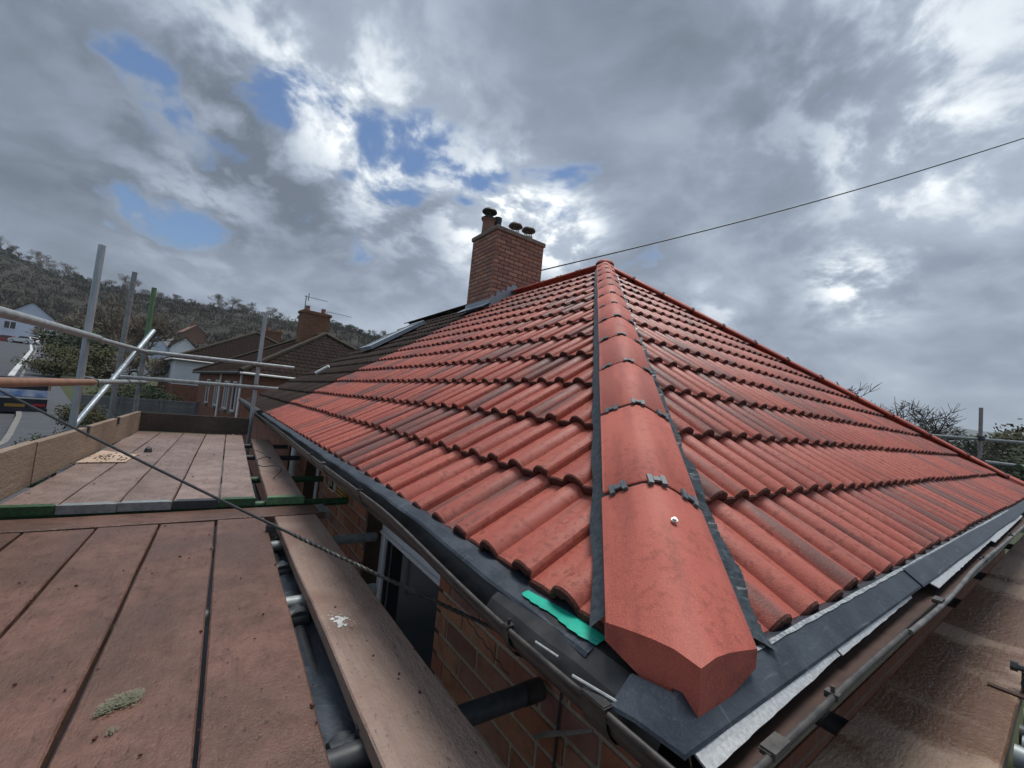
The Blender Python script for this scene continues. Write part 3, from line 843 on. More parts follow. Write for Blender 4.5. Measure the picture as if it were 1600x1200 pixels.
# silt in the right gutter
sl = MB(); sl.grid([[(x, -.012, -.036), (x, -.05, -.040 + .004 * mnoise.noise(Vector((x * 15, 0, 0)))), (x, -.088, -.034)] for x in [-.03 + .04 * i for i in range(190)]])
sl.build('gutter_silt', M['reveal'], house)
def bracket(axis, t, union=False, bright=False):
    m = MB(); w = .05 if union else .016; pts = []
    zb_ = (.002 + gz_left(t)) if axis == 'y' else -.004
    for i in range(11):
        a = math.pi * i / 10; pts.append((GX - math.cos(a) * .058, zb_ - math.sin(a) * .058))
    rows = []
    for dt in (-w / 2, w / 2):
        rows.append([((o_, t + dt, z) if axis == 'y' else (t + dt, o_, z)) for o_, z in [(GX - .046, zb_ + .008), (GX - .061, zb_ + .008)] + pts])
    m.grid(rows)
    c = (GX - .054, t, zb_ + .007) if axis == 'y' else (t, GX - .056, zb_ + .006)
    m.box(c, (.017, w * .9, .009) if axis == 'y' else (w * .9, .019, .010))
    if not union: m.box((c[0], c[1], c[2] + .009), (.005, .005, .010))
    me = m.mesh('gutter_bracket'); bm = bmesh.new(); bm.from_mesh(me); bmesh.ops.solidify(bm, geom=bm.faces[:], thickness=.002); bm.to_mesh(me); bm.free()
    return obj('gutter_union' if union else 'gutter_bracket', me, M['lip' if bright else 'plastic'], house)
for t in (.31, 1.33, 2.33, 3.4, 4.5, 5.6): bracket('y', t)
bracket('y', .085, True); bracket('y', 2.0, True)
for t in (.24, 1.9, 2.9, 3.9, 4.9): bracket('x', t, False, True)
bracket('x', .03, True, True); bracket('x', 1.05, True, True)
m = MB(); m.tube((-.108, .13, .0), (-.082, .055, -.006), .0022, n=6); m.build('bracket_strap', M['silver'], house)
m = MB(); m.tube((-.106, .225, .004), (-.092, .18, -.002), .0018, n=6); m.build('bracket_strap', M['silver'], house)

# ------------------------------------------------------------------ walls, bricks, windows
CH, BL = .0815, .226
WIN_L = [(1.235, 2.235, -.12, -1.35), (3.62, 4.30, -.12, -1.35), (5.0, 5.45, -.12, -1.35)]
def wall_with_holes(axis, a, b_, z0, z1, f, thick, holes, mat, name='wall'):
    m = MB(); cuts = sorted(holes); t = a
    def seg(p, q, lo, hi):
        if q - p < .001 or hi - lo < .001: return
        if axis == 'y': m.box2((f, p, lo), (f + thick, q, hi))
        else: m.box2((p, f, lo), (q, f + thick, hi))
    for (h0, h1, top, bot) in cuts:
        seg(t, h0, z0, z1); seg(h0, h1, top, z1); seg(h0, h1, z0, bot); t = h1
    seg(t, b_, z0, z1); return m.build(name, M[mat], house)
wallL = wall_with_holes('y', WX + .006, YV, GZ - .3, -.10, WX + .006, .24, WIN_L, 'mortar')
wallR = wall_with_holes('x', WX + .006, 2 * A - WX, GZ - .3, -.10, WX + .006, .24, [], 'mortar')
wallB = MB(); wallB.box2((2 * A - WX - .24, WX + .3, GZ - .3), (2 * A - WX, YV, -.10)); wallB.build('wall', M['brickwork'], house)
bm_ = MB(); bm_.box((0, 0, 0), (.10, .213, .067)); brick_me = bevelled(bm_.mesh('brick'), .003); brick_me.materials.append(M['brick'])
bm_ = MB(); bm_.box((0, 0, 0), (.10, .1025, .070)); half_me = bevelled(bm_.mesh('half_brick'), .003); half_me.materials.append(M['brick'])
rng = random.Random(11)
def lay(axis, a, b_, top, bot, holes, parent, face, me, hme, ch=CH, bl=BL, sgn=1, zoff=0):
    k = 0; z = top - ch / 2
    while z > bot:
        t = a + (bl / 2 if k % 2 else 0) ; first = True
        t = a - (bl / 2 if k % 2 else 0)
        while t < b_ - .04:
            lo, hi = t, t + bl - .011; mm = me
            lo2, hi2 = max(lo, a), min(hi, b_)
            free = [(lo2, hi2)]
            for (h0, h1, ht, hb_) in holes:
                if hb_ - ch / 2 < z < ht + ch / 2:
                    nf = []
                    for (p, q) in free:
                        if q <= h0 or p >= h1: nf.append((p, q))
                        else:
                            if p < h0: nf.append((p, h0))
                            if q > h1: nf.append((h1, q))
                    free = nf
            for (p, q) in free:
                w = q - p
                if w < .03: continue
                c = (p + q) / 2; j = rng.uniform(-.0015, .0015)
                loc = (face + .05 * sgn + j, c, z) if axis == 'y' else (c, face + .05 * sgn + j, z)
                o = obj('brick', me, None, parent); o.location = loc
                o.rotation_euler = (rng.uniform(-.006, .006), 0, (R(90) if axis == 'x' else 0) + rng.uniform(-.004, .004))
                o.scale = (1, w / .215, 1)
            t += bl
        z -= ch; k += 1
lay('y', WX, 3.6, -.12, -1.02, WIN_L, wallL, WX, brick_me, half_me)
lay('x', WX, 2.9, -.12, -.62, [], wallR, WX, brick_me, half_me)
# the rest of both walls, beyond what can be told apart
m = MB(); m.box2((WX - .001, 3.6, GZ - .3), (WX + .004, 3.62, -.10)); m.box2((WX - .001, 4.30, GZ - .3), (WX + .004, 5.0, -.1)); m.box2((WX - .001, 5.45, GZ - .3), (WX + .004, YV, -.1))
m.box2((WX - .001, WX, GZ - .3), (WX + .004, 3.6, -1.36)); m.box2((2.9, WX - .001, GZ - .3), (2 * A - WX, WX + .004, -.1)); m.box2((WX, WX - .001, GZ - .3), (2.9, WX + .004, -.66))
m.build('lower_brickwork', M['brickwork'], house)
for wi, (y0, y1, zt, zb) in enumerate(WIN_L):
    fx = WX + .10; ztop_ = zt; zt = -.345 if wi == 0 else -.24
    fr = MB(); w = .062
    fr.box2((fx, y0, zt - .095), (fx + .06, y1, zt)); fr.box2((fx, y0, zb), (fx + .06, y1, zb + w)); fr.box2((fx, y0, zb + w), (fx + .06, y0 + w, zt - .095)); fr.box2((fx, y1 - w, zb + w), (fx + .06, y1, zt - .095))
    fr.box2((fx - .012, y0 + .002, zt - .092), (fx - .001, y1 - .002, zt - .07))
    wn = fr.build('window', M['white'], house); bevelled(wn.data, .006)
    g = MB(); g.box2((fx + .03, y0 + w - .004, zb + w - .004), (fx + .036, y1 - w + .004, zt - .09)); g.build('pane', M['glass'], wn)
    g = MB(); g.box2((fx + .01, y0, zt + .004), (fx + .02, y1, ztop_)); g.build('fanlight', M['glass'], wn)
    g = MB(); g.box2((fx + .02, y0 + w, zb + w), (fx + .04, y0 + w + .016, zt - .095)); g.box2((fx + .02, y1 - w - .016, zb + w), (fx + .04, y1 - w, zt - .095)); g.build('gasket', M['plastic'], wn)
    rv = MB(); rv.box2((WX + .004, y1 - .004, zb), (fx, y1 + .03, ztop_)); rv.box2((WX + .004, y0 - .03, zb), (fx, y0 + .004, ztop_)); rv.box2((WX + .006, y0, ztop_ - .002), (fx, y1, ztop_ + .03)); rv.box2((WX - .03, y0, zb - .04), (fx, y1, zb))
    rv.build('window_reveal', M['reveal'], wn)
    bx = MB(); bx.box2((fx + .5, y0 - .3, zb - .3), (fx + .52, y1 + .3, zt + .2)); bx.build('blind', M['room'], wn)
# little louvred vent with a white plate
vb = MB(); vb.box2((WX - .03, 2.66, -.33), (WX + .0, 2.90, -.20))
vent = vb.build('wall_vent', M['yellow'], house)
for i in range(5):
    s = MB(); s.box2((WX - .042, 2.67, -.325 + .025 * i), (WX - .028, 2.89, -.312 + .025 * i)); s.build('louvre', M['yellow'], vent)
s = MB(); s.box2((WX - .05, 2.92, -.33), (WX - .03, 3.08, -.20)); s.box2((WX - .05, 2.93, -.32), (WX - .048, 3.07, -.21)); s.build('plate', M['cream'], vent)
s = MB(); s.box2((WX - .054, 2.965, -.30), (WX - .05, 3.035, -.235)); s.build('plate_centre', M['concrete'], vent)
# black wire running down the brickwork
m = MB(); m.path([(WX - .006, .478, -.10), (WX - .007, .48, -.30), (WX - .006, .487, -.55), (WX - .006, .49, -1.0)], .004, 6); m.build('wall_wire', M['cable'], house, 60)
m = MB(); m.tube((WX - .07, 4.62, -.16), (WX - .07, 4.62, GZ), .034, n=14); m.build('downpipe', M['white'], house, 50)

# chimney on the ridge at the party wall
CX0, CX1, CY0, CY1, CT = 3.30, 4.43, 6.08, 6.97, 3.72
cm = MB(); cm.box2((CX0 + .006, CY0 + .006, 1.8), (CX1 - .006, CY1 - .006, CT))
chim = cm.build('chimney', M['dark_mortar'], house)
bm_ = MB(); bm_.box((0, 0, 0), (.10, .215, .068)); cb_me = bevelled(bm_.mesh('chimney_brick'), .009); cb_me.materials.append(M['chimney_brick'])
lay('y', CY0, CY1, CT, 2.2, [], chim, CX0, cb_me, cb_me, .078, .2225)
lay('x', CX0, CX1, CT, 2.25, [], chim, CY0, cb_me, cb_me, .078, .226)
m = MB(); m.box2((CX0 + .002, CY1 - .05, 1.8), (CX1 - .003, CY1, CT)); m.box2((CX1 - .05, CY0 + .003, 1.8), (CX1, CY1, CT)); m.build('rear_brickwork', M['brickwork'], chim)
m = MB(); m.box2((CX0 - .03, CY0 - .03, CT), (CX1 + .03, CY1 + .03, CT + .085)); o = m.build('chimney_cap', M['concrete'], chim); bevelled(o.data, .012)
m = MB(); m.box2((CX0 + .1, CY0 + .1, CT + .08), (CX1 - .1, CY1 - .1, CT + .11)); m.build('flaunching', M['concrete'], chim)
def lathe(prof, c, n=20):
    m = MB(); m.grid([[(c[0] + math.cos(2 * math.pi * j / n) * r, c[1] + math.sin(2 * math.pi * j / n) * r, c[2] + z) for j in range(n)] for r, z in prof], closed=True); return m
def mushroom(c, r, mat):
    lathe([(.001, .21), (r * .45, .20), (r * .8, .175), (r, .13), (r * .98, .118), (.01, .15)], c).build('cowl', M[mat], chim, 50)
    g = MB()
    for a in (0.5, 2.1, 3.6, 5.2): g.tube((c[0] + math.cos(a) * .075, c[1] + math.sin(a) * .075, c[2] - .02), (c[0] + math.cos(a) * .075, c[1] + math.sin(a) * .075, c[2] + .15), .010, n=6)
    lathe([(.09, -.06), (.095, .0), (.085, .005), (.08, -.05)], c).build('cowl_collar', M['offwhite'], chim, 50)
    g.build('cowl_strut', M['cowl_b'], chim)
p1 = (CX0 + .10, CY0 + .52, CT + .08)
lathe([(.13, 0), (.122, .06), (.118, .26), (.135, .27), (.135, .31), (.10, .315), (.095, .1)], p1).build('chimney_pot', M['pot'], chim, 40)
lathe([(.15, .30), (.152, .318), (.10, .345), (.10, .31)], p1).build('cowl_collar', M['cowl'], chim, 40)
lathe([(.001, .53), (.09, .52), (.14, .485), (.152, .46), (.145, .445), (.001, .47)], p1).build('cowl', M['cowl'], chim, 50)
g = MB()
for a in (0.2, 2.3, 4.4): g.tube((p1[0] + math.cos(a) * .08, p1[1] + math.sin(a) * .08, p1[2] + .3), (p1[0] + math.cos(a) * .08, p1[1] + math.sin(a) * .08, p1[2] + .47), .009, n=6)
g.build('cowl_strut', M['cowl'], chim)
p2 = (CX0 + .30, CY0 + .50, CT + .08)
lathe([(.07, 0), (.072, .33), (.078, .335), (.078, .40), (.02, .405)], p2).build('flue_pipe', M['cowl'], chim, 40)
for px_, pym in ((CX0 + .60, .30), (CX0 + .90, .26)):
    c = (px_, CY0 + pym, CT + .19); lathe([(.10, -.11), (.095, .02), (.07, .02)], c).build('chimney_pot', M['pot'], chim, 40); mushroom((c[0], c[1], c[2] + .03), .145, 'cowl_b')
# stepped lead flashing where the slope meets the brickwork
m = MB()
for i, x in enumerate([CX0 + .0 + .11 * k for k in range(5)]):
    z = x * TAN; m.box2((x, CY0 - .012 - .003 * (i % 2), z - .10), (x + .118, CY0 - .004, z + .19 + .02 * (i % 2)))
m.box2((CX0 - .014, CY0 - .012, 2.1), (CX0 - .004, CY1 + .02, CX0 * TAN + .12))
m.box((CX0 - .09, CY0 + .45, (CX0 - .09) * TAN + .055), (.22, .98, .008), Matrix.Rotation(-TH, 3, 'Y'))
m.build('lead_flashing', M['lead'], chim)

# ------------------------------------------------------------------ the attached house with the old dark roof
YD = YV + .3 * 17
nb = thing('attached_house', 'adjoining house with old dark brown tiled roof and a skylight', 'house', (A, 9.0, ground_z(3, 9)))
dk = MB()
dk.add([(.03, YV + .01, .03 * TAN + D0), (.03, YD, .03 * TAN + D0), (A, YD, H + D0), (A, YV + .01, H + D0), (2 * A, YD, D0), (2 * A, YV + .01, D0)], [(0, 1, 2, 3), (3, 2, 4, 5)])
nroof = dk.build('roof', M['plastic'], nb)
for m4, me in place_tiles(0, [YV + .3 * i for i in range(1, 18)], range(NC), [((A - .03, 0, 0), (1, 0, 0))], tile_dark, 21):
    o = obj('tile', me, None, nroof); o.matrix_basis = m4 @ Matrix.Translation((0, 0, -.012))
old_ridge = hip_mesh('old_ridge_tile', .45); old_ridge.materials.clear(); old_ridge.materials.append(M['dark_tile'])
for i in range(10):
    y = 7.0 + .45 * i
    if y + .45 > YD + .1: break
    o = obj('ridge_tile', old_ridge, None, nroof); o.matrix_basis = frame((A, y, H + .05), (1, 0, 0), (0, 1, 0))
m = MB(); m.box2((WX, YV + .02, ground_z(0, YV) - .5), (2 * A - WX, YD - .06, -.11)); m.build('wall', M['brickwork'], nb)
m = MB(); m.prism([(WX, YD - .06, -.11), (2 * A - WX, YD - .06, -.11), (A, YD - .06, H - .15)], (0, -.2, 0)); m.build('gable', M['brickwork'], nb)
gd = MB(); gd.path([(-.05, YV + .02 + .3 * i, .018) for i in range(18)], .05, 10); gd.build('gutter', M['plastic'], nb, 60)
m = MB(); m.box2((.035, YV + .02, -.13), (.055, YD, .02)); m.build('fascia', M['plastic'], nb)
# skylight lying in the dark slope
sx, sy = 2.02, 9.0
sm = frame((sx, sy, sx * TAN + .02), (0, -1, 0), (C_, 0, S_))
sk = MB(); sk.box((0, .03, .03), (.78, .06, .08)); sk.box((0, 1.37, .03), (.78, .06, .08)); sk.box((-.37, .70, .03), (.05, 1.28, .08)); sk.box((.37, .70, .03), (.05, 1.28, .08))
sko = sk.build('skylight', M['lead'], nb); sko.matrix_basis = sm
gl = MB(); gl.box((0, .70, .05), (.69, 1.28, .01)); o = gl.build('skylight_pane', M['glass_b'], nb); o.matrix_basis = sm
tv = MB(); tv.tube((1.02, 8.75, .76), (1.22, 8.62, .93), .035, .03, n=12); tv.build('roof_vent_tube', M['offwhite'], nb, 50)

# ------------------------------------------------------------------ scaffold
ZB = -.297; ZF = -.250; TR = .0242; TZ = ZB - .038 - TR - .002
def skew(y): return .024 * (y - 2.3)
plank_cache = {}
def board(label, a, b_, w, z, mat, band=None, th_=.038, sag=0.0, group='scaffold boards', cat='plank', name='scaffold_board', edge_on=False):
    """a, b_: centre-line ends in plan, z: top face"""
    a = Vector((a[0], a[1], 0)); b2 = Vector((b_[0], b_[1], 0)); L_ = (b2 - a).length
    e = thing(name, label, cat, (a.x, a.y, z - th_), group)
    m4 = frame((a.x, a.y, z), Vector((0, 0, 1)).cross((b2 - a)) * -1, b2 - a)
    rg = random.Random(label); n = 14; rows = []
    W, T = (w, th_) if not edge_on else (th_, w)
    for i in range(n + 1):
        t = i / n * L_; ww = W / 2 + rg.uniform(-.0015, .0015)
        s = sag * math.sin(math.pi * i / n) + rg.uniform(-.0012, .0012)
        dx = rg.uniform(-.0015, .0015); bv = .004
        rows.append([(-ww + dx, t, -bv + s), (-ww + bv + dx, t, s), (ww - bv + dx, t, s), (ww + dx, t, -bv + s), (ww + dx, t, -T + s), (-ww + dx, t, -T + s)])
    m = MB(); m.grid(rows, closed=True); k = len(m.v)
    m.f.append((0, 1, 2, 3, 4, 5)); m.f.append(tuple(range(k - 6, k)))
    me = m.mesh('plank'); fixn(me)
    o = obj('plank', me, M[mat], e); o.matrix_basis = m4
    for end, bm2 in (band or {}).items():
        g = MB(); y0 = -.002 if end == 'near' else L_ - .018
        g.box((0, y0 + .010, -T / 2), (W + .005, .022, T + .004)); g.box((0, y0 + (.034 if end == 'near' else -.014), .001), (W * .9, .03, .0015))
        q = g.build('end_band', M[bm2], e); q.matrix_basis = m4
    return e
ord_ = ['first', 'second', 'third', 'fourth', 'fifth', 'sixth']
# near bay: boards run along the house, numbered from the house
XE = [-.325, -.545, -.762, -.982, -1.200, -1.420]
for i in range(5):
    xc = (XE[i] + XE[i + 1]) / 2
    board('red dusty scaffold board in the near bay, %s from the house wall' % ['second', 'third', 'fourth', 'fifth', 'sixth'][i],
          (xc + .022 * (-1.6 - 1.35), -1.6), (xc + .022 * (2.235 - 1.35), 2.235 - .012 * (i % 2)), .210, ZB - .001 * (i % 2), 'board_red', sag=-.003)
inner = board('worn brown plank with white splash nearest the brick wall', (-.172, -1.4), (-.160, 2.24), .206, ZB, 'board_tan', sag=0)
board('brown scaffold board lying crosswise between the two platforms', (-1.50, 2.345), (.02, 2.355), .19, ZB + .003, 'board_red', {'far': 'steel_dull'})
# far bay
XN = [-.338, -.515, -.718, -.932, -1.145, -1.345]
bands = ['green', 'steel_dull', 'steel_dull', 'green', 'green']
bands = [('green'), ('black_tube'), ('steel_dull'), ('steel_dull'), ('green')]
for i in range(5):
    xc = (XN[i] + XN[i + 1]) / 2; w = XN[i] - XN[i + 1] - .008
    board('pinkish scaffold board on the far raised platform, %s from the gutter' % ['second', 'third', 'fourth', 'fifth', 'sixth'][i],
          (xc, 2.478), (xc + .028 * 3.5, 5.98), w, ZF - .001 * (i % 2), 'board_far', {'near': bands[i]})
board('dark stained narrow plank on the far platform beside the gutter', (-.182, 2.48), (-.182 + .035 * 3.1, 5.58), .195, ZF, 'board_dark' if False else 'board_tan', {'near': 'green_pale'})
# toe boards on edge
def toe(label, a, b_, z0, z1, mat, th_=.038):
    a = Vector(a); b_ = Vector(b_); d = b_ - a; L_ = d.length
    e = thing('toe_board', label, 'plank', (a.x, a.y, z0), 'toe boards')
    m = MB(); rg = random.Random(label); rows = []
    for i in range(11):
        y = L_ * i / 10; w = rg.uniform(-.003, .003)
        rows.append([(w - th_ / 2, y, 0), (w + th_ / 2, y, 0), (w + th_ / 2, y, z1 - z0 - .003), (w + th_ / 2 - .003, y, z1 - z0), (w - th_ / 2 + .003, y, z1 - z0), (w - th_ / 2, y, z1 - z0 - .003)])
    m.grid(rows, closed=True); k = len(m.v); m.f.append(tuple(range(6))); m.f.append(tuple(range(k - 6, k)))
    me = m.mesh('plank'); fixn(me); o = obj('plank', me, M[mat], e)
    o.matrix_basis = frame((a.x, a.y, z0), (d.y, -d.x, 0), (d.x, d.y, 0))
    return e
toe('pale toe board with scuffed face at the left picture edge', (-1.43, .4), (-1.375, 3.02), ZF - .01, ZF + .232, 'toe')
te = toe('pale toe board running back to the far corner post', (-1.372, 3.03), (-1.268, 6.02), ZF - .005, ZF + .226, 'toe')
for y in (3.95, 4.9):
    g = MB(); xx = -1.372 + .0348 * (y - 3.03)
    g.box((xx + .024, y, ZF + .20), (.008, .05, .055)); g.box((xx, y, ZF + .231), (.06, .05, .006)); g.build('clamp', M['black_tube'], te)
toe('dark weathered toe board closing the far end of the platform', (-1.255, 6.04), (-.185, 6.06), ZF + .002, ZF + .215, 'board_dark')

sc_l = thing('scaffold', 'galvanised scaffold tubes and guard rails around the left platform', 'scaffold', (-1.45, 4.0, GZ))
def tube(p0, p1, mat, parent, name='tube', r=TR, n=14):
    m = MB(); m.pipe(p0, p1, r, n); return m.build(name, M[mat], parent, 40)
def coupler(p, mat, parent, d1=(0, 0, 1), d2=(0, 1, 0), r=.033):
    m = MB(); p = Vector(p); a = Vector(d1).normalized(); b_ = Vector(d2).normalized()
    m.tube(p - a * .03, p + a * .03, r, n=12); m.tube(p - b_ * .03, p + b_ * .03, r, n=12)
    c = a.cross(b_)
    if c.length > .1:
        c.normalize(); m.tube(p - c * .01 + a * .035, p + c * .055 + a * .035, .009, n=6); m.tube(p + c * .04 + a * .035, p + c * .055 + a * .035, .015, n=6)
    return m.build('coupler', M[mat], parent, 40)
tube((-1.50, 4.45, GZ), (-1.487, 4.41, 1.425), 'steel', sc_l, 'standard')
tube((-1.525, 6.03, GZ), (-1.465, 5.86, 1.52), 'steel_dull', sc_l, 'standard')
s3 = tube((-1.36, 6.46, GZ), (-1.345, 6.42, .76), 'steel_dull', sc_l, 'standard')
tube((-1.345, 6.42, .76), (-1.342, 6.40, 1.475), 'green_pale', sc_l, 'standard', TR + .001)
tube((-.155, 6.25, GZ), (-.156, 6.16, 1.37), 'steel', sc_l, 'standard')
tube((-1.46, .6, .582), (-1.428, 4.46, .663), 'steel_worn', sc_l, 'guard_rail', TR + .001)
tube((-1.428, 4.46, .655), (-1.27, 6.55, .672), 'steel_worn', sc_l, 'guard_rail', TR - .002)
tube((-1.45, .8, .299), (-1.42, 4.48, .297), 'rust', sc_l, 'guard_rail', TR + .001)
tube((-1.42, 4.55, .300), (-1.36, 5.6, .303), 'steel_worn', sc_l, 'guard_rail')
tube((-1.36, 5.68, .306), (-1.30, 6.5, .306), 'steel_worn', sc_l, 'guard_rail')
tube((-1.33, 6.12, .668), (.262, 6.10, .691), 'steel_worn', sc_l, 'guard_rail')
tube((-1.56, 6.14, .347), (.10, 6.10, .382), 'steel_worn', sc_l, 'guard_rail')
tube(at(110, 672, 3.62), at(240, 517, 5.0), 'steel', sc_l, 'brace')
for p, mt, d2 in (((-1.45, 4.42, .655), 'green_pale', (0, 1, 0)), ((-1.43, 4.47, .298), 'steel_worn', (0, 1, 0)), ((-1.40, 5.62, .303), 'steel_dull', (0, 1, 0)), ((-1.30, 6.45, .672), 'green', (0, 1, 0)),
                  ((-1.31, 6.46, .306), 'steel_worn', (0, 1, 0)), ((-.156, 6.15, .685), 'black_tube', (1, 0, 0)), ((-.156, 6.15, .377), 'black_tube', (1, 0, 0)), ((-1.44, 5.95, .66), 'steel_dull', (0, 1, 0))):
    coupler(p, mt, sc_l, (0, 0, 1), d2)
# transoms and ledgers under the boards
tube((-1.62, .62, TZ), (.213, .545, TZ + .004), 'black_tube', sc_l, 'transom', .0262)
g = MB(); g.tube((.155, .5473, TZ + .004), (.2155, .5449, TZ + .004), .0285, n=16); g.build('tube_cap', M['plastic'], sc_l, 40)
for y, x1, mt in ((1.32, .0, 'steel_worn'), (-.4, .0, 'steel_dull'), (1.95, .205, 'steel_dull'), (.25, -.02, 'black_tube')):
    tube((-1.62, y + .02, TZ), (x1, y, TZ), mt, sc_l, 'transom')
for y in (2.58, 3.36, 4.5, 5.4): tube((-1.55, y, ZF - .038 - TR - .002), (.208, y + .005, ZF - .038 - TR - .002), 'green' if y < 4 else 'black_tube', sc_l, 'transom')
tube((-.315, -1.8, TZ - .052), (-.235, 6.4, TZ - .05), 'black_tube', sc_l, 'ledger'); tube((-1.52, -1.8, TZ - .052), (-1.42, 6.6, TZ - .05), 'steel_dull', sc_l, 'ledger')
for y in (.60, 1.25, 1.68, 2.05): coupler((-.30 + .0098 * y, y, TZ - .02), 'black_tube', sc_l, (1, 0, 0), (0, 1, 0), .036)
tube((-.31, 1.99, GZ), (-.305, 1.99, ZB + .03), 'black_tube', sc_l, 'standard')

# white lime splash on the inner plank
rg = random.Random(3); m = MB()
for i in range(90):
    big_ = i < 34
    a = rg.gauss(0, .010 if big_ else .019); c = rg.gauss(0, .013 if big_ else .026); r = rg.uniform(.004, .008) if big_ else rg.uniform(.0008, .0026)
    cx, cy = -.212 + a, 1.01 + c * 1.15
    m.poly([(cx + math.cos(t) * r * rg.uniform(.4, 1.25), cy + math.sin(t) * r * rg.uniform(.4, 1.25), ZB + .0012 + .00002 * i) for t in [k * 2 * math.pi / 11 for k in range(11)]])
o = m.build('lime_splash', M['offwhite'], inner); props(o, kind='stuff')
# pale plywood offcut with grit on the far boards
pt = [on_z(*p, ZF + .006) for p in ((118, 723), (196, 722), (214, 711), (160, 704))]
m = MB(); m.prism([Vector((p.x, p.y, ZF + .003)) for p in pt], (0, 0, .006)); o = m.build('plywood_offcut', M['ply']); fixn(o.data)
props(o, 'pale thin plywood offcut lying on the far platform boards', 'offcut')
rg = random.Random(8); m = MB()
for i in range(70):
    t = rg.random(); p = pt[0].lerp(pt[2], .25 + .5 * t) + Vector((rg.gauss(0, .06), rg.gauss(0, .12), 0)); r = rg.uniform(.003, .009)
    m.box((p.x, p.y, ZF + .009 + r * .4), (r, r * 1.4, r * .8), Matrix.Rotation(rg.uniform(0, 3), 3, 'Z'))
o = m.build('grit', M['concrete']); props(o, 'scatter of small mortar crumbs on the plywood offcut', 'debris', kind='stuff')
rg = random.Random(18); m = MB()
for i in range(520):
    x, y = rg.uniform(-1.38, -.06), .3 + 5.5 * rg.random() ** 1.6; r = .0008 + .0042 * rg.random() ** 3; z = ZB if y < 2.2 else ZF
    if 2.2 < y < 2.5: continue
    m.box((x, y, z + r * .4), (r, r * rg.uniform(1, 2.5), r * .8), Matrix.Rotation(rg.uniform(0, 3), 3, 'Z'))
o = m.build('tile_crumbs', M['tile_edge']); props(o, 'tiny red and brown crumbs scattered over the left boards', 'debris', kind='stuff')
p = on_z(231, 706, ZF); m = lathe([(.001, .05), (.022, .03), (.03, 0), (.001, 0)], (p.x, p.y, ZF), 7); o = m.build('dark_stone', M['cowl']); props(o, 'small black stone standing on the far platform boards', 'stone')
# dried moss clump on the near boards
c = on_z(188, 1098, ZB); rg = random.Random(12); m = MB(); rows = []
for i in range(1500):
    u, v_ = rg.uniform(-.034, .034), rg.gauss(0, .0105); L_ = rg.uniform(.004, .011); a = rg.uniform(0, 6.28)
    base = Vector((c.x + u * .95 + v_ * .2, c.y + v_ + u * .22, ZB + .001 + rg.random() * .006 * max(0, 1 - abs(u) / .04)))
    d = Vector((math.cos(a), math.sin(a) * .8, rg.uniform(.0, .5))).normalized() * L_; w = Vector((-d.y, d.x, .001)).normalized() * .0011
    m.add([base - w, base + w, base + d], [(0, 1, 2)])
o = m.build('moss_clump', M['moss']); props(o, 'dried grey green moss clump on the near boards', 'moss')
c2 = on_z(174, 1143, ZB); m = MB()
for i in range(70):
    a = rg.uniform(0, 6.28); b0 = Vector((c2.x + rg.gauss(0, .004), c2.y + rg.gauss(0, .004), ZB + .001)); d = Vector((math.cos(a), math.sin(a), rg.uniform(.2, .8))) * rg.uniform(.003, .008); w = Vector((-d.y, d.x, 0)).normalized() * .0012
    m.add([b0 - w, b0 + w, b0 + d], [(0, 1, 2)])
o = m.build('moss_clump', M['moss']); props(o, 'tiny dark moss tuft below the larger moss clump', 'moss')

# black debris netting sagging in the slot between deck and inner plank
m = MB(); m.grid([[(x + .0098 * y, y, ZB - .052 - .030 * abs(math.sin(y * 4.2)) - .012 * mnoise.noise(Vector((x * 30, y * 9, 0))) - .02 * math.sin(math.pi * (x + .36) / .14)) for x in (-.36, -.335, -.31, -.285, -.26, -.235, -.22)] for y in [-.6 + .05 * i for i in range(56)]])
o = m.build('debris_netting', M['tray'], None, 60); props(o, 'black netting showing in the slot beside the inner plank', 'netting')
# right-hand platform
Y0, Y1 = .014, -.228
board('wet brown scaffold board under the right gutter, nearest the camera', (.02, (Y0 + Y1) / 2), (3.70, (Y0 + Y1) / 2 - .002), Y0 - Y1, ZB, 'board_wet')
board('grey tan scaffold board beyond the joint on the right platform', (3.715, (Y0 + Y1) / 2), (7.6, (Y0 + Y1) / 2), Y0 - Y1, ZB - .004, 'board_tan')
board('dark scaffold board at the outer side of the right platform', (1.55, Y1 - .125), (6.2, Y1 - .13), .21, ZB - .008, 'board_dark')
sc_r = thing('scaffold', 'dark scaffold tubes under and beside the right hand board', 'scaffold', (2.0, -.2, GZ))
for x in (.86, 2.6, 3.5, 5.2): tube((x, -1.4, TZ), (x, .19, TZ), 'black_tube', sc_r, 'transom', .0262)
tube((.3, -.06, TZ - .052), (7.4, -.06, TZ - .052), 'black_tube', sc_r, 'ledger')
for i, (x, mt, r) in enumerate(((1.02, 'steel_worn', .0245), (1.09, 'steel_dull', .0235), (1.155, 'black_tube', .0245), (1.22, 'steel_dull', .0235), (1.285, 'steel_worn', .0245))):
    tube((x, -.242 - .008 * (i % 2), ZB + .004), (x + .01, -1.5, ZB), mt, sc_r, 'tube', r)
tube((1.52, -.262, GZ), (1.52, -.262, .08), 'green', sc_r, 'standard')
coupler((1.49, -.258, ZB + .03), 'black_tube', sc_r, (0, 0, 1), (1, 0, 0))
m = MB(); p = on_z(1550, 1072, ZB); q = on_z(1592, 1090, ZB); m.box((p.x, (p.y + q.y) / 2 - .006, ZB + .003), (.022, abs(p.y - q.y) + .03, .005)); o = m.build('iron_strip', M['reveal'])
props(o, 'short dark rusty iron strip across the right board edge', 'strip')
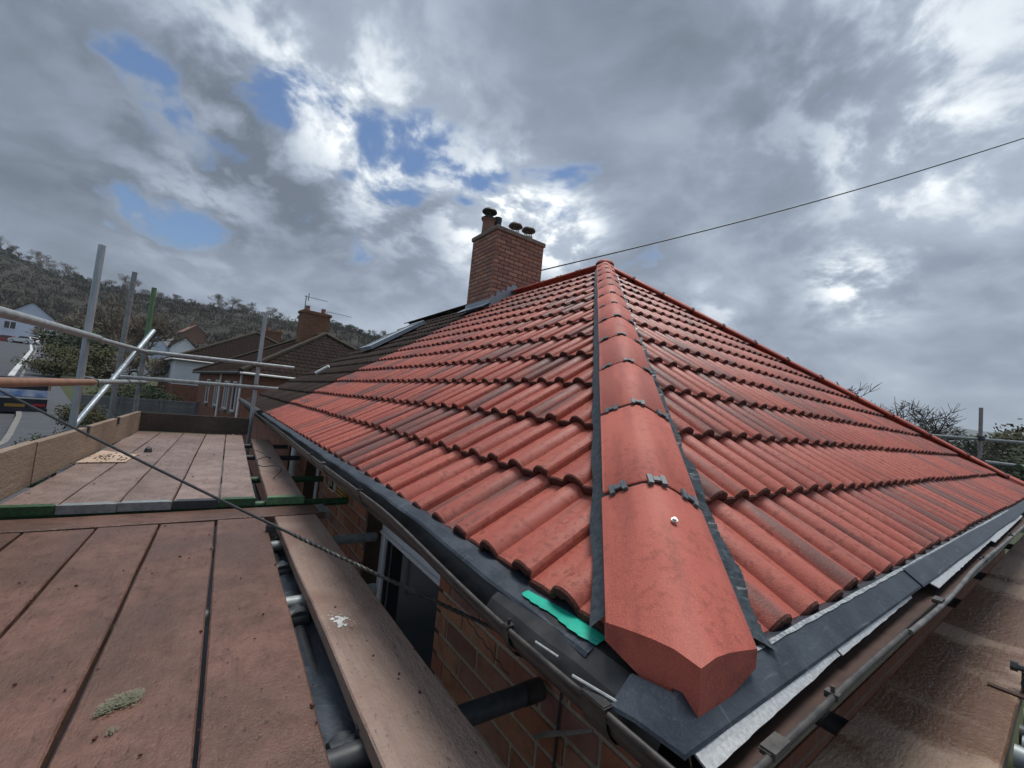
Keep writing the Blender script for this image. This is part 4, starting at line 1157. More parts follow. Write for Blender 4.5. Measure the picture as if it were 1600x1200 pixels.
# far right scaffold beyond the roof
sc_f = thing('scaffold', 'grey scaffold post with two rails beyond the right roof edge', 'scaffold', (10.2, .75, GZ - 1))
tube((10.31, .75, GZ - 2), (10.19, .742, 1.245), 'steel_dull', sc_f, 'standard', .026)
tube(at(1440, 679, 7.25), at(1640, 695, 7.1), 'steel_dull', sc_f, 'guard_rail', .026); tube(at(1520, 719, 7.25), at(1640, 733.5, 7.1), 'steel_worn', sc_f, 'guard_rail', .026)
coupler(at(1533, 685, 7.15), 'black_tube', sc_f, (0, 0, 1), (.9, -.4, 0), .04); coupler(at(1592, 729, 7.1), 'green', sc_f, (1, 0, 0), (.9, -.4, 0), .04); coupler(at(1533, 719, 7.15), 'black_tube', sc_f, (0, 0, 1), (.9, -.4, 0), .036)
p2 = at(1328, 608, 9.0); sc_g = thing('scaffold_post', 'short grey scaffold post top just showing over the far hip', 'scaffold', (p2.x, p2.y, GZ - 1))
tube((p2.x, p2.y, GZ - 2), p2, 'steel_dull', sc_g, 'standard', .03)

# ------------------------------------------------------------------ cables
an = Vector((WX - .02, .555, -.262)); far_c = at(-40, 590, 1.62); d = (far_c - an)
e = thing('drop_cable', 'black drop cable with twisted wire grip anchored under the left gutter', 'cable', an)
pts = [an + d * t + Vector((0, 0, -.012 * math.sin(math.pi * min(t * 1.0, 1)))) for t in [i / 30 for i in range(31)]]
m = MB(); m.path([Vector((WX - .005, .50, -.13)), Vector((WX - .03, .53, -.20))] + [an + d * .02] + pts[2:], .0045, 8); m.path([pts[-1], pts[-1] + d.normalized() * 12 + Vector((0, 0, 1.6))], .0042, 6); m.build('cable', M['cable'], e, 60)
m = MB(); dn = d.normalized(); u = dn.orthogonal().normalized(); w = dn.cross(u)
base = an + d * .10; Lg = d.length * .26
for ph in (0, 2.1, 4.2):
    m.path([base + dn * (Lg * i / 160) + Vector((0, 0, -.012 * math.sin(math.pi * (.10 + .26 * i / 160)))) + (u * math.cos(ph + i * .42) + w * math.sin(ph + i * .42)) * .0044 for i in range(161)], .0019, 5)
g = m.build('wire_grip', M['grip'], e, 60)
m = MB(); m.path([base + Vector((.0, .005 * math.sin(i * 1.3), -.010 - .004 * i + .004 * math.cos(i * 1.3))) - dn * .006 * i for i in range(26)], .0016, 5); m.path([an + Vector((.014 * math.cos(t), .004, .014 * math.sin(t))) for t in [k * .5 for k in range(13)]], .003, 6); m.build('wire_tail', M['grip'], e, 60)
w0 = Vector((CX1 + .01, CY0 + .12, 3.27)); w1 = at(1640, 203, 10.0)
m = MB(); m.path([w0.lerp(w1, i / 24) + Vector((0, 0, -.16 * math.sin(math.pi * i / 24))) for i in range(25)] + [w1 + (w1 - w0).normalized() * 25], .013, 8)
o = m.build('telephone_wire', M['cable'], None, 60); props(o, 'thin black overhead wire from the chimney across the grey sky', 'wire')
m = MB(); m.path([Vector((-.20, 3.0 + .1 * i, ZF + .012 + .05 * abs(math.sin(i * .7)))) + Vector((.07 * math.sin(i * .9), 0, 0)) for i in range(14)], .0035, 6); o = m.build('loose_wire', M['cable'], None, 60); props(o, 'loose dark wire curled between the far boards and gutter', 'wire')
m = MB(); a0, a1 = Vector((WX - .04, .53, -.470)), Vector((WX - .03, .345, -.335))
m.path([a0, a0.lerp(a1, .3) + Vector((-.004, 0, .006)), a0.lerp(a1, .6), a1], .006, 6, [.007, .008, .006, .004]); o = m.build('timber_splinter', M['concrete']); props(o, 'pale grey splinter sticking out from the left brickwork', 'splinter')

# ------------------------------------------------------------------ neighbouring houses
def hipped_house(name, label, corner, u, v, Lu, Lv, rise, zg, wallmat, roofmat, group=None, gauge=.34, pitch=.2, over=.25, upper=None):
    """corner: eave corner; u runs away along the ridge, v across"""
    corner = Vector(corner); u = Vector(u); u.z = 0; u.normalize(); v = Vector(v); v.z = 0; v = (v - u * v.dot(u)).normalized()
    e = thing(name, label, 'house', (corner.x, corner.y, zg), group)
    ez = corner.z; O = Vector((corner.x, corner.y, ez))
    w = Lv / 2; a1 = O + u * w + v * w + Vector((0, 0, rise)); a2 = O + u * (Lu - w) + v * w + Vector((0, 0, rise))
    c00, c01, c10, c11 = O, O + v * Lv, O + u * Lu, O + u * Lu + v * Lv
    dn = Vector((0, 0, -.06))
    m = MB(); m.add([c00 + dn, c01 + dn, c10 + dn, c11 + dn, a1 + dn, a2 + dn], [(0, 1, 4), (0, 4, 5, 2), (1, 3, 5, 4), (2, 5, 3)])
    rf = m.build('roof', M[roofmat], e)
    up = Vector((0, 0, 1)); Ls = math.hypot(w, rise)
    # hip end facing u-, and side facing v-
    nh = (u - v).normalized(); nh2 = (u + v).normalized()
    me = tiled_sheet(c00, v, (a1 - (c00 + v * w)), Lv, Ls, [(c00, -(v - u).normalized()), (c01, (v + u).normalized())], gauge, 'hip_end_tiles', .02, pitch, .035, 5)
    props(obj('hip_end_tiles', me, M[roofmat], rf), kind='stuff')
    me = tiled_sheet(c10, -u, (a1 - (c00 + u * w)), Lu, Ls, [(c00, (v - u).normalized()), (c10, (u + v).normalized())], gauge, 'side_tiles', .02, pitch, .035, 5)
    props(obj('side_tiles', me, M[roofmat], rf), kind='stuff')
    for p, q in ((c00, a1), (a1, a2), (c01, a1), (c10, a2)):
        m = MB(); m.path([p.lerp(q, i / 12) + Vector((0, 0, .05 + .012 * (i % 2))) for i in range(13)], .10, 6); m.build('ridge_run', M['mortar_ridge'], rf, 60)
    ins = lambda a, b_: O + u * a + v * b_
    m = MB(); z0 = zg - .6; z1 = ez - .02; wz = z1 if not upper else ez - upper[0]
    m.prism([(*ins(over, over)[:2], z0), (*ins(over, Lv - over)[:2], z0), (*ins(Lu - over, Lv - over)[:2], z0), (*ins(Lu - over, over)[:2], z0)], (0, 0, wz - z0)); o = m.build('wall', M[wallmat], e); fixn(o.data)
    if upper:
        m = MB(); m.prism([(*ins(over - .02, over - .02)[:2], wz), (*ins(over - .02, Lv - over)[:2], wz), (*ins(Lu - over, Lv - over)[:2], wz), (*ins(Lu - over, over - .02)[:2], wz)], (0, 0, z1 - wz)); o = m.build('upper_wall', M[upper[1]], e); fixn(o.data)
    m = MB(); m.path([ins(-.03, -.03) + Vector((0, 0, -.03)), ins(-.03, Lv) + Vector((0, 0, -.03))], .042, 8); m.build('gutter', M['offwhite'], e, 50)
    m = MB(); m.path([ins(-.03, -.03) + Vector((0, 0, -.035)), ins(Lu, -.03) + Vector((0, 0, -.035))], .06, 8); m.build('gutter', M['offwhite' if upper else 'plastic'], e, 50)
    return e, rf, ins, u, v, ez, a1, a2
def pane_on(e, ins, u, v, side, t0, t1, zt, zb, over=.25, mat='white'):
    """side 'v': the wall facing u-; side 'u': the wall facing v-"""
    f = MB(); d = .04
    def P(t, o_, z): 
        p = ins(over - o_, t) if side == 'v' else ins(t, over - o_)
        return Vector((p.x, p.y, z))
    def bar(ta, tb, za, zb_): f.prism([P(ta, 0, za), P(tb, 0, za), P(tb, 0, zb_), P(ta, 0, zb_)], P(ta, d, za) - P(ta, 0, za))
    w = .07
    bar(t0, t1, zt - w, zt); bar(t0, t1, zb, zb + w); bar(t0, t0 + w, zb + w, zt - w); bar(t1 - w, t1, zb + w, zt - w)
    if t1 - t0 > .8: bar((t0 + t1) / 2 - .03, (t0 + t1) / 2 + .03, zb + w, zt - w)
    wn = f.build('window', M[mat], e); fixn(wn.data)
    g = MB(); g.poly([P(t0 + w, .015, zb + w), P(t1 - w, .015, zb + w), P(t1 - w, .015, zt - w), P(t0 + w, .015, zt - w)]); g.build('pane', M['glass'], wn)
    s = MB(); s.prism([P(t0 - .05, 0, zb - .08), P(t1 + .05, 0, zb - .08), P(t1 + .05, 0, zb - .01), P(t0 - .05, 0, zb - .01)], P(t0, .1, zb) - P(t0, 0, zb)); o = s.build('sill', M['concrete'], wn); fixn(o.data)
def stack(e, c, u, v, wu, wv, z0, z1, mat, pots=2):
    m = MB(); c = Vector((c.x, c.y, 0))
    q = [c - u * wu / 2 - v * wv / 2, c - u * wu / 2 + v * wv / 2, c + u * wu / 2 + v * wv / 2, c + u * wu / 2 - v * wv / 2]
    m.prism([(p.x, p.y, z0) for p in q], (0, 0, z1 - z0)); ch = m.build('chimney', M[mat], e); fixn(ch.data)
    m = MB(); q = [c - u * (wu / 2 + .06) - v * (wv / 2 + .06), c - u * (wu / 2 + .06) + v * (wv / 2 + .06), c + u * (wu / 2 + .06) + v * (wv / 2 + .06), c + u * (wu / 2 + .06) - v * (wv / 2 + .06)]
    m.prism([(p.x, p.y, z1 - .16) for p in q], (0, 0, .13)); o = m.build('corbel', M[mat], ch); fixn(o.data)
    for i in range(pots):
        p = c + v * (wv * (.3 - .6 * i / max(1, pots - 1)) if pots > 1 else 0)
        lathe([(.14, 0), (.12, .05), (.11, .28), (.13, .30), (.09, .31)], (p.x, p.y, z1 - .03), 12).build('chimney_pot', M['pot'], ch, 40)
    return ch
# brown hipped house just up the street
pB = at(376, 581, 15.0); qB = at(314, 581, 21.75); qB.z = pB.z
uB = (qB - pB); uB.z = 0; uB.normalize(); vB = Vector((uB.y, -uB.x, 0))
eB, rB, insB, uB, vB, ezB, a1B, a2B = hipped_house('hipped_house', 'brick house with weathered brown hipped roof behind the dark roof', pB, uB, vB, 12.0, 8.4, 2.45, ground_z(pB.x, pB.y), 'brickwork', 'brown_tile')
for t0, t1 in ((1.5, 2.2), (3.0, 3.9), (5.2, 6.2), (7.8, 8.6)): pane_on(eB, insB, uB, vB, 'u', t0, t1, ezB - .35, ezB - 1.55)
for t in (.55, 4.6): m = MB(); p = insB(t, .16); m.tube((p.x, p.y, ezB - .05), (p.x, p.y, ezB - 3), .04, n=10); m.build('downpipe', M['offwhite'], eB, 50)
cB = a1B + uB * 1.6 - vB * .1
chB = stack(eB, cB, uB, vB, .75, 1.35, ezB + 1.6, ezB + 3.75, 'orange_brickwork', 2)
# television aerials on that chimney
m = MB(); b0 = Vector((cB.x, cB.y, ezB + 3.6)) - vB * .55; m.tube(b0, b0 + Vector((0, 0, .95)), .02, n=6)
t0 = b0 + Vector((0, 0, .9)); m.tube(t0 - vB * .1, t0 + vB * 1.1, .012, n=5)
for i in range(9): q = t0 + vB * (.25 + .1 * i); m.tube(q - uB * .2 - Vector((0, 0, .05)), q + uB * .2 + Vector((0, 0, .05)), .007, n=4)
m.tube(t0 + vB * .12 - Vector((0, 0, .2)), t0 + vB * .12 + Vector((0, 0, .2)), .02, n=5); m.build('aerial', M['cowl'], chB)
m = MB(); t0 = b0 + vB * 1.15 + Vector((0, 0, .35)); m.tube(t0 - Vector((0, 0, .4)), t0, .015, n=5); m.tube(t0, t0 + vB * 1.35, .012, n=5)
for i in range(12): q = t0 + vB * (.15 + .1 * i); m.tube(q - uB * .18 - Vector((0, 0, .04)), q + uB * .18 + Vector((0, 0, .04)), .007, n=4)
m.build('aerial', M['cowl'], chB)
# white and brick house further up
pC = at(268, 559, 25.0); qC = at(345, 567.0, 26.7); vC = qC - pC; vC.z = 0; vC.normalize(); uC = Vector((-vC.y, vC.x, 0))
eC, rC, insC, uC, vC, ezC, a1C, a2C = hipped_house('hipped_house', 'white rendered and brick house with dark hipped roof at the street bend', pC, uC, vC, 13.0, 10.5, 2.9, ground_z(pC.x, pC.y), 'brickwork', 'brown_tile', upper=(1.55, 'render_w'))
pane_on(eC, insC, uC, vC, 'v', 3.4, 4.9, ezC - .4, ezC - 1.4)
m = MB(); p = insC(.18, 2.3); m.tube((p.x, p.y, ezC - .05), (p.x, p.y, ezC - 4), .05, n=10); m.build('downpipe', M['offwhite'], eC, 50)
stack(eC, a1C + vC * 1.2 + uC * .3, uC, vC, .8, 1.1, ezC + 1.8, ezC + 3.35, 'orange_brickwork', 2)

def gable_house(label, px, py, d, yaw, w, L_, hw, hr, wallmat, roofmat, wins=(), group=None, chim=True):
    p = at(px, py, d); e = thing('gabled_house', label, 'house', p, group)
    m4 = Matrix.Translation(p) @ Matrix.Rotation(yaw, 4, 'Z')
    def B(m, name, mat, par=e): 
        o = m.build(name, M[mat], par); fixn(o.data)
        o.data.transform(m4); return o
    m = MB(); m.prism([(-w / 2, 0, -3), (w / 2, 0, -3), (w / 2, 0, hw), (0, 0, hw + hr), (-w / 2, 0, hw)], (0, L_, 0)); B(m, 'wall', wallmat)
    m = MB(); k = .35
    for s in (-1, 1):
        m.prism([(s * (w / 2 + k), -.3, hw - k * hr / (w / 2)), (0, -.3, hw + hr + .02), (0, -.3, hw + hr + .17), (s * (w / 2 + k), -.3, hw - k * hr / (w / 2) + .15)], (0, L_ + .6, 0))
    r = B(m, 'roof', roofmat)
    if chim:
        m = MB(); m.box2((-.45, L_ * .45, hw + hr - .5), (.45, L_ * .45 + .7, hw + hr + 1.1)); B(m, 'chimney', 'orange_brickwork', r)
    for (x0, x1, z0, z1) in wins:
        m = MB()
        for a in ((x0, x1, z1 - .1, z1), (x0, x1, z0, z0 + .1), (x0, x0 + .1, z0 + .1, z1 - .1), (x1 - .1, x1, z0 + .1, z1 - .1), ((x0 + x1) / 2 - .05, (x0 + x1) / 2 + .05, z0 + .1, z1 - .1)):
            m.box2((a[0], -.09, a[2]), (a[1], -.02, a[3]))
        wn = B(m, 'window', 'white'); m = MB(); m.box2((x0 + .1, -.045, z0 + .1), (x1 - .1, -.04, z1 - .1)); B(m, 'pane', 'glass', wn)
    return e
eD = gable_house('pale blue gabled house at the top of the road', 44, 520, 86, R(14), 9.0, 12, 2.4, 4.0, 'render_b', 'brown_tile', [(-3.4, -1.7, .3, 1.9), (.6, 2.2, .1, 1.6)])
gable_house('white house wing beside the pale blue gabled house', -20, 516, 92, R(104), 8.0, 12, 2.6, 3.0, 'render_b', 'brown_tile', [(-2.0, 0, .4, 2.0)])
gable_house('small white cottage glimpsed behind the bare tree', 155, 527, 130, R(60), 5.5, 8, 2.4, 2.6, 'render_w', 'slab', chim=False)
gable_house('small blue grey gabled house behind the scaffold posts', 242, 551, 90, R(-38), 4.6, 7, 1.8, 2.2, 'render_b', 'slab', chim=False)
gable_house('cream gabled house beside the orange brick one', 286, 554, 92, R(24), 4.6, 7, 1.7, 2.1, 'render_w', 'brown_tile', chim=False)
gable_house('orange brick house half hidden below the hill', 304, 532, 120, R(15), 5.0, 8, 2.2, 2.2, 'orange_brickwork', 'pot')

# ------------------------------------------------------------------ vehicles
def vehicle(name, label, cat, p, yaw, parts):
    e = thing(name, label, cat, p)
    m4 = Matrix.Translation(p) @ Matrix.Rotation(yaw, 4, 'Z'); made = {}
    for nm, mb, mat, par in parts:
        o = mb.build(nm, M[mat], made.get(par, e), 40); fixn(o.data); o.data.transform(m4); made[nm] = o
    return e
def bx(*boxes):
    m = MB()
    for a, b_ in boxes: m.box2(a, b_)
    return m
def wheel(x, y, r=.33):
    m = MB(); m.tube((x - .1, y, r), (x + .1, y, r), r, n=18); return m
def hub(x, y, r=.33):
    m = MB(); s = 1 if x > 0 else -1; m.tube((x + s * .09, y, r), (x + s * .115, y, r), r * .6, n=12); return m
def hatch(label, px, py, d, yaw, paint):
    body = MB(); W = .86
    side = [(-2.0, .35), (-2.02, .75), (-1.9, .92), (-1.1, .98), (1.25, .98), (1.95, .80), (2.05, .55), (2.0, .33)]
    body.prism([(-W, y, z) for y, z in side], (2 * W, 0, 0))
    cab = MB(); cs = [(-1.85, .97), (-1.45, 1.42), (-.9, 1.47), (.1, 1.45), (.85, .98)]
    cab.prism([(-W * .88, y, z) for y, z in cs], (2 * W * .88, 0, 0))
    gl = MB()
    for s in (-1, 1): gl.prism([(s * W * .885, y, z) for y, z in ((-1.6, 1.02), (-1.32, 1.36), (0.0, 1.38), (.62, 1.02))], (s * .01, 0, 0))
    gl.prism([(-.6, -1.83, 1.03), (.6, -1.83, 1.03), (.55, -1.55, 1.36), (-.55, -1.55, 1.36)], (0, -.02, .01))
    gl.prism([(-.6, .80, 1.05), (.6, .80, 1.05), (.55, .24, 1.40), (-.55, .24, 1.40)], (0, .02, .01))
    parts = [('body', body, paint, None), ('cabin', cab, paint, None), ('window_glass', gl, 'glass', None), ('tail_light', bx(((-.8, -2.06, .62), (-.55, -2.0, .84))), 'red_lamp', None),
             ('tail_light', bx(((.55, -2.06, .62), (.8, -2.0, .84))), 'red_lamp', None)]
    for x in (-.8, .8):
        for y in (-1.3, 1.3): parts += [('wheel', wheel(x, y), 'tyre', None), ('hub', hub(x, y), 'chrome', 'wheel')]
    return vehicle('parked_car', label, 'car', at(px, py, d), yaw, parts)
hatch('red car parked at the top of the road', 6, 535.5, 80, R(75), 'car_red')
hatch('white car parked below the pale blue house', 37, 537, 80, R(60), 'car_white')
hatch('pale car half hidden by the bushes up the road', 61, 536, 84, R(35), 'car_white')
hatch('white car parked behind the dark hedge', 252, 597, 30, R(80), 'car_white')
tp = at(8, 659, 16.0)
ty = math.atan2(-(ray(8, 600).x), ray(8, 600).y) + .04
tb = MB(); tb.box2((-1.0, 0, .42), (1.0, 5.0, 1.0))
vehicle('pickup_truck', 'black pickup truck with blue and white load seen from behind', 'pickup', tp, ty, [
    ('body', tb, 'car_black', None),
    ('load_cover', bx(*[((-.98, .05, 1.30 + .085 * i), (.98, 2.2, 1.37 + .085 * i)) for i in range(5)], ((-.95, .1, 1.28), (.95, 2.1, 1.74))), 'car_black', None),
    ('cab', bx(((-.92, 2.3, 1.0), (.92, 4.0, 1.62))), 'car_black', None),
    ('tarpaulin', bx(((-.96, -.03, 1.02), (.96, .5, 1.28))), 'blue', None),
    ('chrome_strip', bx(((-1.0, -.04, .93), (1.0, .0, 1.0))), 'chrome', None),
    ('number_plate', bx(((-.10, -.05, .60), (.42, -.03, .72))), 'plate', None),
    ('bumper', bx(((-1.02, -.12, .40), (1.02, .0, .56))), 'car_black', None),
    ('tail_light', bx(((.62, -.05, .64), (.96, -.01, .74))), 'red_lamp', None), ('tail_light', bx(((-.96, -.05, .64), (-.62, -.01, .74))), 'red_lamp', None),
    ('grab_strap', bx(((1.0, .0, 1.30), (1.04, .12, 1.62))), 'plate', None),
    ('wheel', wheel(.86, 1.0, .37), 'tyre', None), ('wheel', wheel(-.86, 1.0, .37), 'tyre', None), ('wheel', wheel(.86, 4.1, .37), 'tyre', None), ('wheel', wheel(-.86, 4.1, .37), 'tyre', None)])

# ------------------------------------------------------------------ fence
fa, fbp = at(118, 640, 15.5), at(306, 652, 18.0)
fe = thing('panel_fence', 'low grey horizontal board fence behind the far toe board', 'fence', fa)
fd = fbp - fa; fd.z = 0; fL = fd.length; fd.normalize(); fn = Vector((-fd.y, fd.x, 0)); ztop = fa.z + .58
nb_ = 3
for i in range(nb_ + 1):
    p = fa + fd * (fL * i / nb_); m = MB(); m.box((p.x, p.y, ztop - .7), (.09, .09, 1.5), Matrix.Rotation(math.atan2(fd.y, fd.x), 3, 'Z')); m.build('post', M['slab'], fe)
bme = MB(); bme.box((0, 0, 0), (fL / nb_ - .1, .03, .118)); bmesh_ = bevelled(bme.mesh('fence_board'), .004); bmesh_.materials.append(M['slab'])
for i in range(nb_):
    for k in range(9):
        p = fa + fd * (fL * (i + .5) / nb_); o = obj('board', bmesh_, None, fe); o.location = (p.x, p.y, ztop - .06 - .125 * k); o.rotation_euler = (0, 0, math.atan2(fd.y, fd.x))

# ------------------------------------------------------------------ trees, hedges, scrub
def branches(seed, h, spread, depth_, r0, sides=4, up=.25, split=(2, 4), rmin=.012, tf=.28):
    rg = random.Random(seed); tr = MB(); br = MB()
    def grow(p, d, L_, r, lv, mb):
        n = 3; q = p; dd = d
        for i in range(n):
            dd = (dd + Vector((rg.gauss(0, .13), rg.gauss(0, .13), rg.gauss(0, .08) + up * .12))).normalized()
            q2 = q + dd * L_ / n; ra = r * (1 - .45 * i / n); rb = r * (1 - .45 * (i + 1) / n)
            mb.tube(q, q2, ra, rb, sides if lv < 2 else 3, False)
            if lv > 0 and i > 0 and lv < depth_ and rg.random() < .6:
                s = Vector((rg.gauss(0, 1), rg.gauss(0, 1), rg.gauss(.2, .5))).normalized()
                grow(q2, (dd * .6 + s * .8).normalized(), L_ * rg.uniform(.4, .65), max(rb * .6, rmin), lv + 1, br)
            q = q2
        if lv < depth_:
            for k in range(rg.randint(*split)):
                s = Vector((rg.gauss(0, spread), rg.gauss(0, spread), rg.gauss(up, .35)))
                grow(q, (dd * .8 + s).normalized(), L_ * rg.uniform(.6, .85), max(r * .60, rmin), lv + 1, br)
    grow(Vector((0, 0, 0)), Vector((rg.gauss(0, .05), rg.gauss(0, .05), 1)).normalized(), h * tf, r0, 0, tr)
    return tr, br
def bare_tree_meshes(seed, h, spread=.7, depth_=4, r0=.16, mat='bark', **kw):
    a, b_ = branches(seed, h, spread, depth_, r0, **kw)
    ta, tb_ = a.mesh('trunk'), b_.mesh('crown'); ta.materials.append(M[mat]); tb_.materials.append(M[mat]); return ta, tb_
def plant_tree(name, label, meshes, loc, s=1.0, rz=0.0, group=None, cat='tree'):
    e = thing(name, label, cat, loc, group); e.rotation_euler = (0, 0, rz); e.scale = (s, s, s)
    for nm, me in zip(('trunk', 'crown'), meshes):
        o = bpy.data.objects.new(nm, me); col.objects.link(o); o.parent = e
    return e
def leaf_cloud(rg, c, rad, n, size, flat=1.0, shell=.5):
    vs = []; fs = []; b0 = 0
    for i in range(n):
        d = Vector((rg.gauss(0, 1), rg.gauss(0, 1), rg.gauss(0, 1))).normalized() * (shell + (1 - shell) * rg.random())
        p = Vector(c) + Vector((d.x * rad[0], d.y * rad[1], d.z * rad[2]))
        a = Vector((rg.gauss(0, 1), rg.gauss(0, 1), rg.gauss(0, .6) * flat)).normalized(); b_ = a.orthogonal().normalized()
        s = size * rg.uniform(.6, 1.3); w = s * .6
        vs += [p - a * s * .5, p + b_ * w * .5, p + a * s * .5, p - b_ * w * .5]; fs.append((b0, b0 + 1, b0 + 2, b0 + 3)); b0 += 4
    return vs, fs
def leafy(name, label, loc, rad, n, size, mat, seed, clumps=14, cat='bush', group=None, trunk_h=0, shell=.35):
    rg = random.Random(seed); e = thing(name, label, cat, loc, group); m = MB()
    loc = Vector(loc)
    for k in range(clumps):
        d = Vector((rg.gauss(0, 1), rg.gauss(0, 1), rg.gauss(0, 1))).normalized() * rg.uniform(.3, .8)
        c = loc + Vector((d.x * rad[0], d.y * rad[1], trunk_h + rad[2] + d.z * rad[2])); f = rg.uniform(.3, .5)
        vs, fs = leaf_cloud(rg, c, (rad[0] * f, rad[1] * f, rad[2] * f), n // clumps, size, 1, shell); m.add(vs, fs)
    o = m.build('crown', M[mat], e)
    t = MB(); t.tube(loc - Vector((0, 0, .3)), loc + Vector((0, 0, trunk_h + rad[2])), max(.05, rad[0] * .07), max(.03, rad[0] * .03), 6)
    for k in range(6):
        a = rg.uniform(0, 6.28); t.tube(loc + Vector((0, 0, trunk_h + rad[2] * .3)), loc + Vector((math.cos(a) * rad[0] * .6, math.sin(a) * rad[1] * .6, trunk_h + rad[2] * rg.uniform(.9, 1.5))), rad[0] * .03, rad[0] * .008, 4)
    t.build('trunk', M['bark_d'], e); return e
def gpt(px, py, d, dz=0):
    p = at(px, py, d); p.z = ground_z(p.x, p.y) + dz; return p
# big bare trees in front of the hill
def tree_at(label, px, py_top, d, seed, meshes=None, mat='bark', **kw):
    top = at(px, py_top, d); g = ground_z(top.x, top.y); h = top.z - g
    ms = bare_tree_meshes(seed, h, mat=mat, **kw)
    k = h / max(v.co.z for v in ms[1].vertices)
    return plant_tree('bare_tree', label, ms, (top.x, top.y, g), k, 0)
tree_at('large bare winter tree between the scaffold posts and hill', 196, 462, 40, 31, rmin=.022, split=(3, 4), spread=.85, depth_=5, r0=.24)
tree_at('bare grey tree behind the dull scaffold post', 252, 486, 44, 37, rmin=.022, split=(3, 4), spread=.8, depth_=5, r0=.20)
tree_at('bare shrubby tree beside the bright scaffold post', 118, 492, 42, 43, rmin=.022, split=(3, 4), spread=.9, depth_=5, r0=.17)
tree_at('thin bare tree in front of the white rendered house', 228, 540, 27, 47, rmin=.014, split=(3, 4), spread=.9, depth_=5, r0=.10)
leafy('shrub', 'olive green shrub beside the road beyond the truck', gpt(88, 600, 30), (2.6, 2.6, 1.3), 4000, .16, 'leaf_olive', 1)
leafy('shrub', 'dark evergreen shrub at the foot of the bare trees', gpt(120, 605, 34), (3.0, 3.0, 2.0), 3000, .24, 'leaf_dark', 2)
leafy('shrub', 'dark shrub between the bright post and the brace', gpt(165, 600, 30), (2.6, 2.2, 1.6), 2600, .2, 'leaf_olive', 3)
hg = at(222, 612, 22.5); leafy('hedge', 'dark green clipped hedge in front of the brick house corner', (hg.x, hg.y, hg.z - 1.1), (2.3, 1.2, .85), 5000, .11, 'leaf_dark', 4, 30, 'hedge', shell=.2)
hq = at(92, 693, 9.5); leafy('hedge', 'rounded clipped hedge beside the pavement below the toe board', (hq.x, hq.y, hq.z - .75), (.72, .72, .56), 5200, .05, 'leaf_hedge', 5, 30, 'hedge', shell=.2)
hq = at(128, 640, 13.5); leafy('shrub', 'low green shrub between the bright post and the fence', (hq.x, hq.y, hq.z - .95), (.75, .6, .6), 2600, .07, 'leaf_olive', 6, 20, shell=.2)
# scrub on the hillside
rg = random.Random(77)
def scrub(kind, n, seed, mat, size):
    rg = random.Random(seed); m = MB()
    for i in range(n):
        px = rg.uniform(-330, 780); t = rg.random() ** .9 * 1.0
        p = hill_pt(px, t)
        k = mnoise.noise(Vector((p.x * .018, p.y * .018, 7))) + rg.uniform(-.25, .25)
        if kind == 'green' and k < .08: continue
        if kind == 'brown' and k > .22: continue
        R_ = rg.uniform(1.2, 2.7) * size; hz = R_ * rg.uniform(.6, 1.0)
        if kind == 'brown':
            b0 = len(m.v)
            for j in range(26):
                a = rg.uniform(0, 6.28); r = R_ * rg.random() ** .5; o_ = p + Vector((math.cos(a) * r, math.sin(a) * r, rg.uniform(-.2, .5) * hz))
                d = Vector((rg.gauss(0, .5), rg.gauss(0, .5), rg.uniform(.4, 1.2))).normalized() * hz * rg.uniform(.6, 1.2); w = Vector((rg.gauss(0, 1), rg.gauss(0, 1), 0)).normalized() * rg.uniform(.06, .22)
                m.v += [tuple(o_ - w), tuple(o_ + w), tuple(o_ + d)]; m.f.append((b0, b0 + 1, b0 + 2)); b0 += 3
        else:
            vs, fs = leaf_cloud(rg, p + Vector((0, 0, hz * .5)), (R_, R_, hz), 30, .75, 1, .5); m.add(vs, fs)
    o = m.build('hillside_scrub', M[mat]); return props(o, {'brown': 'leafless brown scrub covering the hillside', 'green': 'dark evergreen bushes growing through the hillside scrub'}[kind], 'scrub', kind='stuff')
scrub('brown', 3000, 78, 'scrub_brown', 1.0); scrub('green', 2600, 79, 'scrub_green', .95)
# bare trees and a few evergreens along the crest
crest = [bare_tree_meshes(100 + i, 7.5, spread=.75, depth_=5, r0=.15, rmin=.015, mat='bark', sides=3, split=(3, 3), tf=.2) for i in range(5)]
rg = random.Random(6)
ctop = [max(v.co.z for v in c_[1].vertices) for c_ in crest]
names = {60: 'tallest bare tree on the hill crest, left of the bright scaffold post', 200: 'bare tree on the hill crest just above the dull scaffold post', 343: 'bare tree on the hill crest right of the green scaffold post'}
tl_ = [(4, 1.5), (14, 1.2), (27, .8), (40, .9), (60, 1.7), (66, 1.1), (78, .9), (88, .8), (103, 1.35), (108, .9), (122, .8), (200, 1.4), (207, 1.1), (343, 1.3), (347, .9), (362, 1.3), (368, .9), (378, .8), (392, 1.0), (398, .7), (418, 1.0), (424, .7), (548, .7), (585, .7), (597, .8), (606, .7), (614, .6)]
tl_ += [(rg.uniform(135, 440), rg.uniform(.35, .75)) for i in range(46)] + [(rg.uniform(-20, 135), rg.uniform(.35, .7)) for i in range(20)] + [(rg.uniform(530, 660), rg.uniform(.3, .55)) for i in range(14)]
for px, s in tl_:
    p = hill_pt(px, rg.uniform(.95, .995)); ci = rg.randrange(5)
    plant_tree('bare_tree', names.get(px, 'slender bare tree standing in the fringe along the hill crest'), crest[ci], p - Vector((0, 0, .6)), s * 6.6 / ctop[ci], rg.uniform(0, 6), 'bare trees along the hill crest')
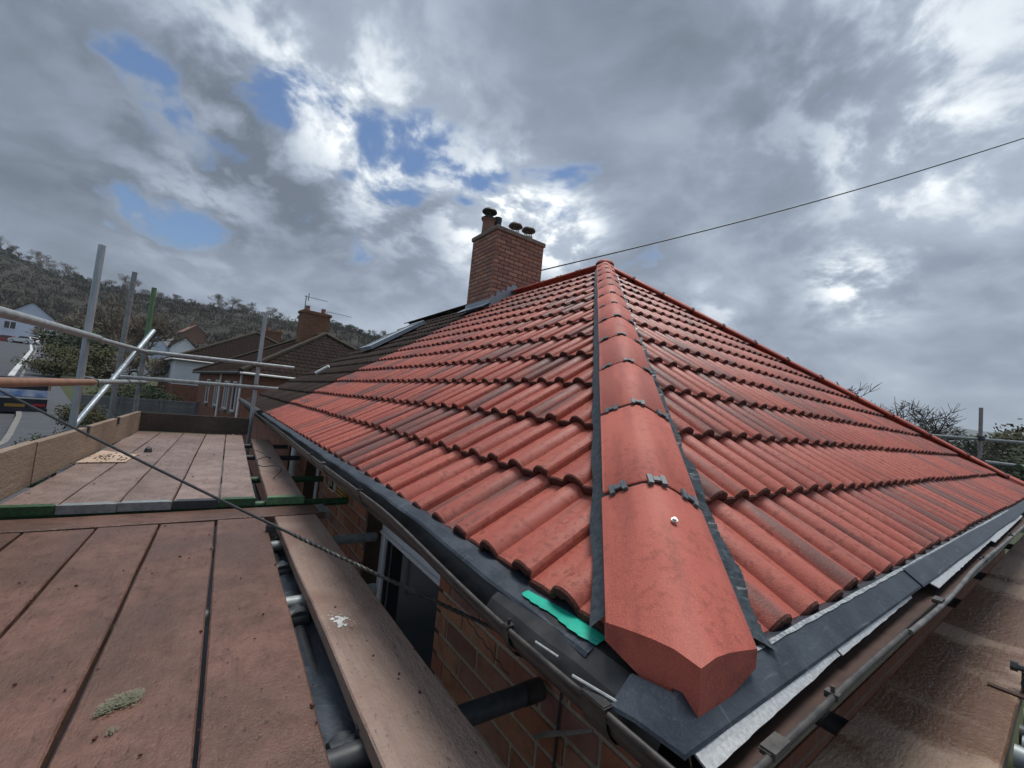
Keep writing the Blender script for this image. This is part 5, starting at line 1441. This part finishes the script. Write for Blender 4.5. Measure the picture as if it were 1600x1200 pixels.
for i, (px, s) in enumerate([(120, 2.6), (128, 2.0), (331, 2.2), (380, 2.2), (470, 2.2), (515, 2.6), (528, 2.2), (545, 2.4), (560, 2.0), (300, 1.6), (82, 1.2), (10, 3.0), (25, 2.4)]):
    p = hill_pt(px, .95); leafy('evergreen_tree', 'rounded dark evergreen on the hill crest', p - Vector((0, 0, .6)), (s * 1.25, s * 1.25, s * .8), 420, .75, 'leaf_dark', 300 + i, 9, 'tree', 'evergreens along the hill crest', .3)
# right-hand side beyond the roof
tree_at('spreading bare tree rising behind the far hip of the roof', 1385, 606, 26, 53, mat='bark_d', rmin=.014, split=(3, 4), spread=.95, depth_=5, r0=.16)
tree_at('smaller bare tree beside the spreading tree on the right', 1440, 628, 28, 59, mat='bark_d', rmin=.014, split=(3, 4), spread=.95, depth_=5, r0=.12)
for i, (px, py, d, rx, rz, lab) in enumerate([(1530, 668, 42, 3.0, 3.6, 'dark evergreen tree behind the right scaffold post'), (1580, 668, 38, 2.8, 3.2, 'bushy olive evergreen at the right picture edge'), (1622, 690, 34, 2.6, 3.0, 'dark tree leaving the picture at the right edge')]):
    top = at(px, py, d); g = ground_z(top.x, top.y); leafy('evergreen_tree', lab, (top.x, top.y, g), (rx, rx, rz), 2600, .42, ['leaf_dark', 'leaf_olive', 'leaf_dark'][i], 400 + i, 26, 'tree', None, max(.3, top.z - g - 2 * rz + .4))
m = MB(); rg = random.Random(91)
for i in range(420):
    px = rg.uniform(1180, 2000); d = rg.uniform(34, 230); py = 563 + .098 * px + 20 * 40 / d + rg.uniform(0, 30) * 30 / d
    p = at(px, py, d); p.z = min(p.z, ground_z(p.x, p.y) + 3.5); s = rg.uniform(.8, 1.8) * (d / 60) ** .45
    vs, fs = leaf_cloud(rg, p - Vector((0, 0, s * .4)), (s * 1.4, s * 1.4, s), 60, .35 * (d / 40) ** .6, 1, .4); m.add(vs, fs)
o = m.build('valley_trees', M['scrub_green']); props(o, 'mass of dark trees and hedges in the valley on the right', 'trees', kind='stuff')

# ------------------------------------------------------------------ the hazy air
hzb = MB(); hzb.box2((-700, -600, -60), (3200, 2600, 190)); hz = hzb.build('haze'); props(hz, kind='stuff')
hm = bpy.data.materials.new('hazy_air'); hm.use_nodes = True; nt = hm.node_tree; nt.nodes.clear()
ho = nt.nodes.new('ShaderNodeOutputMaterial'); hv = nt.nodes.new('ShaderNodeVolumePrincipled')
hv.inputs['Color'].default_value = (.80, .88, .96, 1); hv.inputs['Density'].default_value = .00030; hv.inputs['Anisotropy'].default_value = .2
nt.links.new(hv.outputs[0], ho.inputs['Volume']); hz.data.materials.append(hm)
